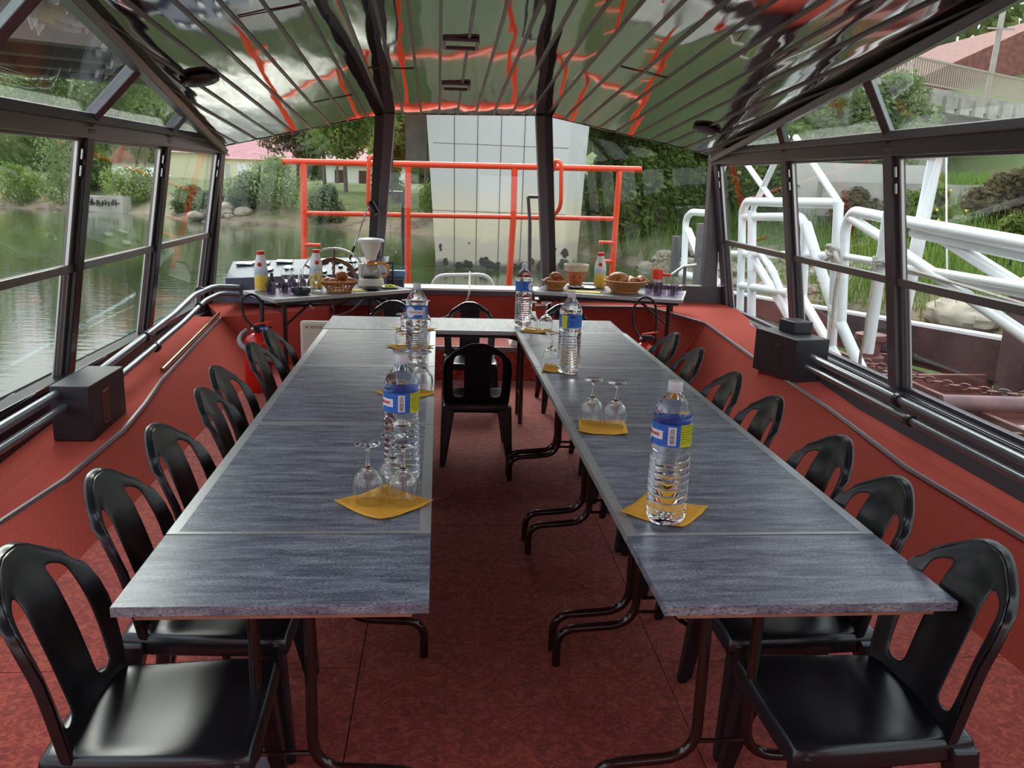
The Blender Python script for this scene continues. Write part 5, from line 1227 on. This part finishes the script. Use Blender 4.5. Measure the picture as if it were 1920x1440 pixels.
def ring(nm, R, r, m, par, y=0, n=44):
    a = MB(); a.tube([(R*cos(2*pi*i/n), y, R*sin(2*pi*i/n)) for i in range(n)], r, 8, closed=True); return a.build(nm, m, par)
ring('outer_ring', .325, .011, 'steel', e); ring('inner_ring', .215, .022, 'woodwheel', e)
a = MB(); a.tube([(0, -.04, 0), (0, .05, 0)], .045, 16); a.build('hub', 'woodwheel', e)
for i in range(6):
    an = pi/2+i*pi/3; a = MB(); a.tube([(0, 0, 0), (.12*cos(an), 0, .12*sin(an)), (.22*cos(an), 0, .22*sin(an)), (.325*cos(an), 0, .325*sin(an))], [.018, .012, .018, .010], 10); a.build('spoke', 'woodwheel', e)
a = MB(); a.tube([(0, .05, 0), (0, .10, 0)], .03, 12); a.build('shaft', 'black', e)
e = empty('swing_arm_lamp', (-.95, 8.72, .99), 0, 'slim swing-arm lamp with black head leaning over the helm', 'lamp'); o = Vector(e.location)
a = MB(); a.tube([(0, 0, 0), (.06, -.12, .14)], .012, 8); a.build('base_rod', 'black', e)
a = MB(); a.tube([(.06, -.12, .14), (.19, -.2, .50), (.235, -.2, .55)], .009, 8); a.build('arm', 'steel', e)
a = MB(); a.tube([(.225, -.2, .56), (.235, -.22, .56), (.285, -.26, .47), (.29, -.265, .46)], [.02, .034, .038, .03], 14); a.build('head', 'black', e)
e = empty('throttle_control', (-.50, 8.60, .70), 0, 'throttle lever on a small black control box right of the coffee maker', 'throttle'); 
a = MB(); a.box((-.12, -.06, 0), (.10, .07, .12)); a.build('box', 'console', e, smooth=False, bevel=.008)
a = MB(); a.tube([(-.01, -.07, .06), (-.01, -.07, .26), (-.01, -.06, .275), (-.10, -.06, .275)], .009, 8); a.build('lever', 'black', e)
a = MB(); a.box((-.14, 0, .12), (.12, .05, .20)); a.build('blue_cover', mat('pale_blue_plastic', (.25, .45, .75), .4), e, smooth=False, bevel=.02)
a = MB(); a.box((-.16, -.10, -.16), (.14, .20, 0)); a.build('cabinet', 'console_s', e, smooth=False)

# ================================================================== things on the buffets
la, ra = radians(37), radians(-18)
def onL(x, y): return (-1.40+x*cos(la)-y*sin(la), 7.15+x*sin(la)+y*cos(la), BT+.001)
def onR(x, y): return (.86+x*cos(ra)-y*sin(ra), 8.05+x*sin(ra)+y*cos(ra), BT+.001)
def milkmat():
    m, N, L, b = nt('printed_drink_sleeve'); t = N.new('ShaderNodeTexCoord'); s = N.new('ShaderNodeSeparateXYZ'); L.new(t.outputs['Object'], s.inputs[0])
    n = N.new('ShaderNodeTexNoise'); n.inputs['Scale'].default_value = 14; n.inputs['Detail'].default_value = 2; L.new(t.outputs['Object'], n.inputs[0])
    ad = N.new('ShaderNodeMath'); ad.operation = 'MULTIPLY_ADD'; ad.inputs[1].default_value = .12; L.new(n.outputs[0], ad.inputs[0]); L.new(s.outputs['Z'], ad.inputs[2])
    mr = N.new('ShaderNodeMapRange'); mr.inputs['From Max'].default_value = .42; L.new(ad.outputs[0], mr.inputs[0])
    L.new(ramp(N, L, mr.outputs[0], [(0, (.85, .85, .85)), (.15, (.86, .85, .82)), (.19, (.90, .52, .12)), (.32, (.92, .66, .06)), (.46, (.90, .78, .20)), (.53, (.50, .68, .85)), (.62, (.80, .86, .90)), (.68, (.9, .9, .9)), (1, (.9, .9, .9))]), b.inputs['Base Color'])
    b.inputs['Roughness'].default_value = .3; return m
M['sleeve'] = milkmat()
mk = None
def drink(p, label, rz=0):
    global mk
    if mk is None:
        e = empty('drink_bottle', p, rz, label, 'bottle', 'white drink bottles with red caps'); mk = e
        a = MB(); a.lathe([(0, 0), (.050, 0), (.057, .008), (.058, .05), (.058, .19), (.054, .23), (.042, .28), (.032, .315), (.030, .322)], n=28); b = a.build('body', 'sleeve', e)
        a = MB(); a.lathe([(0, .320), (.034, .320), (.035, .345), (.031, .35), (0, .35)], n=24); a.build('cap', 'redcap', e)
        a = MB()
        for k in range(5):
            z = .085+k*.018
            for j in range(3): a.lathe([(.0585, z), (.0585, z+.004)], n=40); a.f = a.f[:-2]; a.m = a.m[:-2]; break
        a.f = [f for i, f in enumerate(a.f) if (i*7) % 11 < 5]; a.m = [0]*len(a.f); a.build('printed_lines', 'terra', b, smooth=False)
        a = MB(); a.blob((0, -.052, .235), .020, 10, 6, 0, (1, .35, 1)); a.build('logo_spot', 'redcap', b)
    else: e = dup(mk, p, rz, label)
    return e
drink(onL(.14, .54), 'white drink bottle with red cap at the left end of the left buffet')
drink(onL(.66, .50), 'white drink bottle with red cap behind the bread basket, in front of the wheel', .3)
drink(onR(.55, .56), 'white drink bottle with red cap on the right buffet', -.2)
# smoked mugs
mg = None
def mug(p, label, rz=0, dark=False, grp='smoked glass mugs on the left buffet'):
    global mg
    if mg is None:
        e = empty('glass_mug', p, rz, label, 'mug', grp); mg = e
        a = MB(); a.lathe([(.0, .004), (.040, .004), (.046, .088), (.044, .088), (.038, .010), (0, .010)][::1], n=24); a.build('body', 'purple', e)
        a = MB(); a.tube([(.044, 0, .075), (.066, 0, .068), (.070, 0, .045), (.060, 0, .025), (.042, 0, .022)], .005, 8); a.build('handle', 'purple', e)
    else: e = dup(mg, p, rz, label)
for x, y, rz, l in ((.10, .28, .2, 'smoked glass mug at the near left corner of the left buffet'), (.16, .40, .5, 'smoked glass mug just behind the corner one, touching its handle'), (.22, .22, 2, 'smoked glass mug left of the dark stacked bowl'), (.26, .36, 1, 'smoked glass mug behind the dark bowl, left'), (.38, .33, .4, 'smoked glass mug behind the dark bowl, right')): mug(onL(x, y), l, rz)
a = MB(); a.lathe([(0, .002), (.060, .002), (.078, .012), (.085, .05), (.080, .05), (.072, .018), (0, .014)], n=28); o_ = a.build('smoked_bowl', 'darkplate'); o_.location = onL(.33, .17); tag(o_, 'stacked dark smoked glass bowl at the front of the left buffet', 'bowl')
e = empty('small_dark_bottle', onL(.23, .52), 0, 'small dark bottle with clear neck behind the smoked mugs', 'bottle')
a = MB(); a.lathe([(0, 0), (.035, 0), (.035, .08), (.015, .11), (.012, .15), (.014, .155), (0, .155)], n=18); a.build('body', 'darkplate', e)
for x, y, l in ((.36, .50, 'upright wine glass behind the dark bowl, leftmost of the row'), (.45, .47, 'upright wine glass in the row left of the drink bottle, middle one'), (.53, .44, 'upright wine glass in the row, rear right'), (.55, .30, 'upright wine glass just left of the bread basket')):
    wineglass(*onL(x, y), l, True, 1.25, 'upright wine glasses on the left buffet')
# bread baskets
def croissant(c, L_, r, rz, tilt, par, nm='croissant', m='crust'):
    a = MB(); P = []; R = []; n = 15
    for i in range(n):
        t = i/(n-1)*2-1; P.append(Vector((t*L_/2, -.30*L_*t*t, .05*L_*(1-t*t)))); R.append(max(.006, r*(1-abs(t)**2.2*.75)*(1+.13*abs(sin(t*10)))))
    a.tube(P, R, 12); o = a.build(nm, m); o.location = c; o.rotation_euler = (tilt, .15, rz); return o
def basket(p, rx, h, label, dense):
    e = empty('bread_basket', p, 0, label, 'basket', 'wicker bread baskets'); r0_ = rx*.62
    if dense:
        a = MB(); a.lathe([(0, .004), (r0_, .004), (r0_*1.04, .02), (rx*.86, h*.6), (rx, h), (rx*.96, h), (rx*.82, h*.6), (r0_*.95, .02), (0, .014)], n=40, wob=lambda t, z: 1+.010*sin(t*20+z*240)); a.build('woven_side', 'wicker', e)
    else:
        a = MB(); n = 22
        for i in range(n):
            t = 2*pi*i/n
            for s in (-1, 1):
                pth = [((r0_+(rx-r0_)*k/4)*cos(t+s*.12*k), (r0_+(rx-r0_)*k/4)*sin(t+s*.12*k), .01+h*k/4) for k in range(5)]; a.tube(pth, .0042, 5)
        a.build('lattice_side', 'wicker', e)
    a = MB(); k = 40
    a.tube([(rx*cos(2*pi*i/k), rx*sin(2*pi*i/k), h+.004*sin(i*pi)) for i in range(k)], .009, 7, closed=True); a.build('rim', 'wicker', e)
    a = MB(); a.tube([(r0_*cos(2*pi*i/k), r0_*sin(2*pi*i/k), .010) for i in range(k)], .010, 7, closed=True); a.build('foot_ring', 'wicker', e)
    a = MB(); a.lathe([(0, .004), (r0_, .004), (r0_, .010), (0, .010)], n=28); a.build('base', 'wicker', e); return e
def bread(p, dx, dy, z, L_, r, rz, tilt, label, kind='croissant', grp=None):
    o = croissant((p[0]+dx, p[1]+dy, p[2]+z), L_, r, rz, tilt, None, kind); tag(o, label, 'croissant' if kind == 'croissant' else 'bread', grp)
p = onL(.70, .16); basket(p, .165, .10, 'openwork wicker basket of croissants on the left buffet', False)
GLc = 'croissants in the left basket'
for dx, dy, z, L_, r, rz, ti, l in ((-.09, -.02, .085, .17, .036, .5, .2, 'croissant at the left side of the left basket'), (-.02, -.06, .085, .15, .034, -.3, .1, 'croissant at the front of the left basket'), (.08, -.02, .09, .17, .036, 2.2, .2, 'croissant at the right side of the left basket'), (.02, .05, .10, .17, .036, 1.2, .3, 'croissant at the back of the left basket'), (.02, -.01, .145, .15, .036, .9, .5, 'topmost croissant of the left basket')): bread(p, dx, dy, z, L_, r, rz, ti, l, grp=GLc)
p = onR(.16, .22); basket(p, .125, .085, 'small tightly woven wicker basket of croissants at the left end of the right buffet', True)
GS = 'croissants in the small right basket'
for dx, dy, z, L_, r, rz, ti, l in ((-.06, -.03, .08, .14, .033, .3, .2, 'croissant at the left side of the small basket'), (.05, -.04, .08, .13, .033, 2.4, .1, 'croissant at the right front of the small basket'), (0, .04, .085, .14, .033, 1.3, .2, 'croissant at the back of the small basket'), (-.01, -.01, .13, .17, .033, 2.3, .6, 'topmost croissant of the small basket, tilted upward')): bread(p, dx, dy, z, L_, r, rz, ti, l, grp=GS)
p = onR(.83, .30); basket(p, .20, .115, 'large tightly woven wicker basket of rolls on the right buffet', True)
GB = 'bread in the large right basket'
a = MB(); a.blob((0, 0, 0), .10, 16, 10, .02, (1.15, .85, .85)); o_ = a.build('bread_loaf', 'crust'); o_.location = (p[0]-.07, p[1]-.02, p[2]+.115); tag(o_, 'large round bread loaf at the left of the big basket', 'bread', GB)
for dx, dy, z, L_, r, rz, ti, l in ((.07, -.05, .105, .18, .04, .4, .1, 'croissant right of the loaf in the big basket'), (.15, .0, .125, .19, .034, .9, .2, 'croissant sticking out at the right rim of the big basket'), (.06, .06, .11, .18, .036, 1.4, .3, 'croissant at the back of the big basket')): bread(p, dx, dy, z, L_, r, rz, ti, l, grp=GB)
# coffee maker
e = empty('coffee_maker', onL(1.16, .36), radians(8), 'cream filter coffee maker with amber-handled glass jug', 'coffee maker')
a = MB(); a.lathe([(0, 0), (.115, 0), (.125, .012), (.118, .070), (.105, .082), (0, .082)], n=32); a.build('base', 'cream', e)
a = MB(); a.box((-.115, .055, .06), (.10, .115, .21)); a.build('tower', 'cream', e, smooth=False, bevel=.02)
a = MB(); a.box((-.105, .06, .20), (.105, .11, .415)); a.build('rear_tank', 'clearplastic', e, smooth=False, bevel=.012)
a = MB(); a.box((-.125, .0, .19), (-.095, .10, .41)); a.build('water_tank', 'clearplastic', e, smooth=False, bevel=.008)
a = MB(); a.lathe([(0, .25), (.045, .25), (.06, .30), (.085, .36), (.095, .42), (0, .42)], n=30); a.build('filter_holder', 'cream', e)
a = MB(); a.lathe([(0, .418), (.120, .418), (.128, .432), (.115, .447), (.05, .456), (0, .458)], n=32); a.build('lid', 'white', e)
a = MB(); a.lathe([(.0, .085), (.080, .085), (.092, .10), (.095, .14), (.082, .185), (.066, .215), (.064, .215), (.079, .185), (.092, .14), (.089, .102), (0, .088)], n=30); j = a.build('jug', 'clearplastic', e)
a = MB(); a.lathe([(.02, .238), (.066, .222), (.068, .212), (.058, .212)], n=28); a.build('jug_lid', 'orangeplastic', j)
a = MB(); a.tube([(.062, -.03, .222), (.12, -.04, .225), (.155, -.045, .19), (.160, -.045, .14), (.135, -.04, .105), (.085, -.03, .10)], [.013, .014, .014, .014, .012, .008], 10); a.build('jug_handle', 'orangeplastic', j)
a = MB(); a.lathe([(0, .086), (.082, .086), (.086, .094), (.082, .098), (0, .098)], n=28); a.build('hot_plate', 'black', e)
a = MB(); a.lathe([(0, 0), (.05, 0), (.09, .018), (.088, .021), (.048, .005), (0, .005)], n=28); o_ = a.build('dark_saucer', 'darkplate'); o_.location = onL(1.03, .15); tag(o_, 'dark saucer in front of the coffee maker', 'saucer')
def plate(p, r, label, m, food):
    e = empty('plate', p, 0, label, 'plate'); a = MB(); a.lathe([(0, 0), (r*.6, 0), (r, .014), (r*.98, .018), (r*.58, .006), (0, .006)], n=28); a.build('dish', m, e)
    return e
p = onL(1.24, .16); plate(p, .085, 'small plate of yellow-green pats at the right end of the left buffet', 'plate', 1)
for k in range(5): a = MB(); a.blob((0, 0, 0), .02, 8, 5, .1, (1, 1, .7)); o_ = a.build('butter_pat', 'labyellow'); o_.location = (p[0]+.035*cos(k*1.9), p[1]+.035*sin(k*1.9), p[2]+.02); tag(o_, 'yellow-green pat on the small plate at the right end of the left buffet', 'butter', 'pats on the small plate')
p = onR(.33, .40); plate(p, .085, 'dark plate holding small packets beside the small basket', 'darkplate', 0)
for k in range(6): a = MB(); a.box((-.02, -.015, 0), (.02, .015, .009)); o_ = a.build('butter_packet', 'white', smooth=False, bevel=.002); o_.location = (p[0]+.045*cos(k*1.05), p[1]+.045*sin(k*1.05), p[2]+.012); o_.rotation_euler = (.1, 0, k*1.3); tag(o_, 'small white packet on the dark plate of the right buffet', 'packet', 'white packets on the dark plate')
p = onR(.46, .42); plate(p, .08, 'small yellow-green plate beside the drink bottle on the right buffet', 'plate', 0)
def fnap(p, rz, sx, sy, label):
    a = MB(); a.box((-sx/2, -sy/2, 0), (sx/2, sy/2, .006)); o_ = a.build('folded_napkin', 'napkin_l', smooth=False, bevel=.002); o_.location = p; o_.rotation_euler = (0, 0, rz); tag(o_, label, 'napkin')
fnap(onR(.45, .16), ra+.05, .33, .15, 'pale yellow folded napkins stacked on the right buffet'); fnap(onL(.90, .16), la, .12, .12, 'pale yellow folded napkin right of the basket on the left buffet')
# terracotta pot with woven collar
e = empty('terracotta_pot', onR(.30, .60), 0, 'terracotta pot with a pale woven collar on the right buffet', 'pot')
a = MB(); a.lathe([(0, 0), (.062, 0), (.098, .16), (.092, .16), (.058, .008), (0, .008)], n=30); a.build('pot', 'terra', e)
a = MB(); a.lathe([(.092, .150), (.118, .155), (.128, .215), (.120, .222), (.112, .215), (.090, .165)], n=60, wob=lambda t, z: 1+.014*sin(t*30+z*160)); a.build('woven_collar', 'rope_l', e)
for dx in (-.03, .03): a = MB(); a.blob((dx, -.074, .095), .009, 8, 5); a.build('dark_spot', 'black', e)
# row of clear glasses and smoked tumblers
tb = None
def tumbler(p, label, m, grp, r=.033, h=.07):
    a = MB(); a.lathe([(0, .003), (r*.78, .003), (r, h), (r*.94, h), (r*.72, .010), (0, .010)], n=20); o_ = a.build('tumbler', m); o_.location = p; tag(o_, label, 'glass', grp)
for k in range(5): tumbler(onR(.80+k*.085, .66), 'clear tumbler in the row along the back edge of the right buffet', 'clearplastic', 'row of clear tumblers', .036, .085)
for x, y, l in ((1.06, .34, 'smoked tumbler, left end of the cluster on the right buffet'), (1.15, .20, 'smoked tumbler, front left of the cluster on the right buffet'), (1.19, .32, 'smoked tumbler, in the middle of the cluster on the right buffet'), (1.13, .46, 'smoked tumbler, rear left of the cluster on the right buffet'), (1.28, .24, 'smoked tumbler, front right of the cluster on the right buffet'), (1.30, .37, 'smoked tumbler, right of the cluster on the right buffet')):
    tumbler(onR(x, y), l, 'purple', 'smoked tumblers on the right buffet', .047, .10)
a = MB(); a.box((-.045, -.04, 0), (.045, .04, .075)); o_ = a.build('smoked_jar', 'darkglass', smooth=False, bevel=.012); o_.location = onR(1.32, .52); o_.rotation_euler = (0, 0, ra); tag(o_, 'square smoked glass jar at the right corner of the right buffet', 'jar')
# red mug with side handle, raised on a stand on the sill
e = empty('red_mug', (2.25, 8.845, .787), 0, 'bright red mug with side handle on the sill at the right of the front window', 'pot')
a = MB(); a.lathe([(0, .06), (.055, .06), (.058, .155), (.054, .155), (.05, .07), (0, .066)], n=24); a.build('cup', 'redmug', e)
a = MB(); a.lathe([(0, 0), (.05, 0), (.04, .02), (.02, .06), (0, .06)], n=18); a.build('stand', 'white', e)
a = MB(); a.tube([(.05, 0, .105), (.13, -.01, .10)], .018, 10); a.build('handle', 'redmug', e)
e = empty('anchor_winch_handle', (2.58, 8.98, .5), 0, 'grey metal crank handle outside the right corner of the front window', 'handle')
a = MB(); a.tube([(-.14, 0, .38), (-.02, 0, .47), (.12, 0, .49)], .016, 8); a.build('crank', 'frame_alu', e)
a = MB(); a.tube([(0, 0, 0), (.0, 0, .46)], .02, 8); a.build('post', 'frame', e)

# ================================================================== fire extinguishers and clutter
def extinguisher(p, r, h, rz, label, hose, gauge_m='brass'):
    e = empty('fire_extinguisher', p, rz, label, 'fire extinguisher', 'fire extinguishers')
    a = MB(); a.lathe([(0, 0), (r*.9, 0), (r, .02), (r, h*.80), (r*.93, h*.88), (r*.72, h*.95), (r*.3, h), (0, h)], n=32); b = a.build('cylinder', 'redext', e)
    a = MB(); a.lathe([(0, h), (.022, h), (.022, h+.035), (0, h+.035)], n=16); a.box((-.03, -.018, h+.025), (.07, .018, h+.06)); a.build('valve', 'black', e, smooth=False)
    a = MB(); a.hexa([(-.02, -.012, h+.062), (.12, -.012, h+.085), (.12, .012, h+.085), (-.02, .012, h+.062)], [(-.02, -.012, h+.076), (.12, -.012, h+.10), (.12, .012, h+.10), (-.02, .012, h+.076)]); a.build('lever', 'redcap', e, smooth=False, bevel=.003)
    a = MB(); a.hexa([(0, -.01, h+.03), (.12, -.01, h+.04), (.12, .01, h+.04), (0, .01, h+.03)], [(0, -.01, h+.04), (.12, -.01, h+.052), (.12, .01, h+.052), (0, .01, h+.04)]); a.build('grip', 'black', e, smooth=False)
    a = MB(); a.blob((-.035, -.02, h+.035), .016, 10, 6); a.build('gauge', 'steel', e)
    a = MB(); a.tube(fillet(hose, .10, 6), .011, 10); a.build('hose', 'black', e); return e, b
h = .46
e, b = extinguisher((1.765, 7.25, 0), .10, h, 0, 'red fire extinguisher with black hose loop below the right buffet', [(-.04, 0, h+.04), (-.10, .02, h+.14), (-.12, .02, h+.30), (-.03, .02, h+.41), (.08, .02, h+.37), (.105, .02, h+.20), (.10, .02, h-.1), (.10, .02, .15)])
e, b = extinguisher((-1.56, 7.18, 0), .115, .50, .2, 'large dusty red fire extinguisher with a grey hose round it in the left bow corner', [(-.03, 0, .54), (-.10, .03, .62), (-.13, .04, .78), (-.03, .05, .83), (.05, .06, .76), (.04, .05, .62), (.02, .03, .55)])
a = MB(); 
for z0, z1 in ((.20, .34),): 
    n = 5; vs = []
    for i in range(n+1):
        t = radians(262+i*7); vs += [(.1165*cos(t), .1165*sin(t), z0), (.1165*cos(t), .1165*sin(t), z1)]
    a.add(vs, [(2*i, 2*i+2, 2*i+3, 2*i+1) for i in range(n)])
a.build('paper_label', mat('lilac_paper', (.50, .36, .42), .6), b)
a = MB(); a.tube([(.128*cos(t*.32+2.2)*1.15, .128*sin(t*.32+2.2)*1.15, .50-.021*t) for t in range(14)], .022, 10); a.build('grey_hose', 'greytube', e)
a = MB(); a.tube([(.03*cos(2*pi*i/16)+.06, .03*sin(2*pi*i/16)-.06, .545) for i in range(16)], .009, 6, closed=True); a.build('blue_ring', 'blue', e)
# beige board
e = empty('beige_seat_board', (-1.03, 7.05, 0), 0, 'beige plastic board with rounded corners leaning behind the far left table', 'board')
a = MB(); a.box((-.15, -.03, .0), (.28, .02, .635)); a.build('board', 'beige', e, smooth=False, bevel=.022)
a = MB(); a.box((-.10, -.034, .578), (-.088, -.029, .590)); a.build('printed_dot', 'black_ink', e, smooth=False); a = MB(); rr = random.Random(2)
for r_ in range(2):
    x = -.065
    while x < .1: w = rr.uniform(.006, .016); a.box((x, -.033, .588-r_*.012), (x+w, -.0295, .592-r_*.012)); x += w+.005
a.build('printed_marks', 'black_ink', e, smooth=False)
# white cloth on the step
V = []; F = []; n = 14
for i in range(n+1):
    for j in range(n+1):
        u, v = i/n, j/n; ed = min(u, 1-u, v, 1-v); V.append((.62+.34*u, 7.72+.30*v, .316+.34*min(1, ed*3.2)*(.55+.45*u)*(1+.12*sin(u*23+v*7))))
for i in range(n):
    for j in range(n): F.append((i*(n+1)+j, (i+1)*(n+1)+j, (i+1)*(n+1)+j+1, i*(n+1)+j+1))
a = MB(); a.add(V, F); o_ = a.build('white_cloth_bag', 'cloth', ang=70); tag(o_, 'heaped white cloth bag on the bow step behind the far bottle', 'bag')
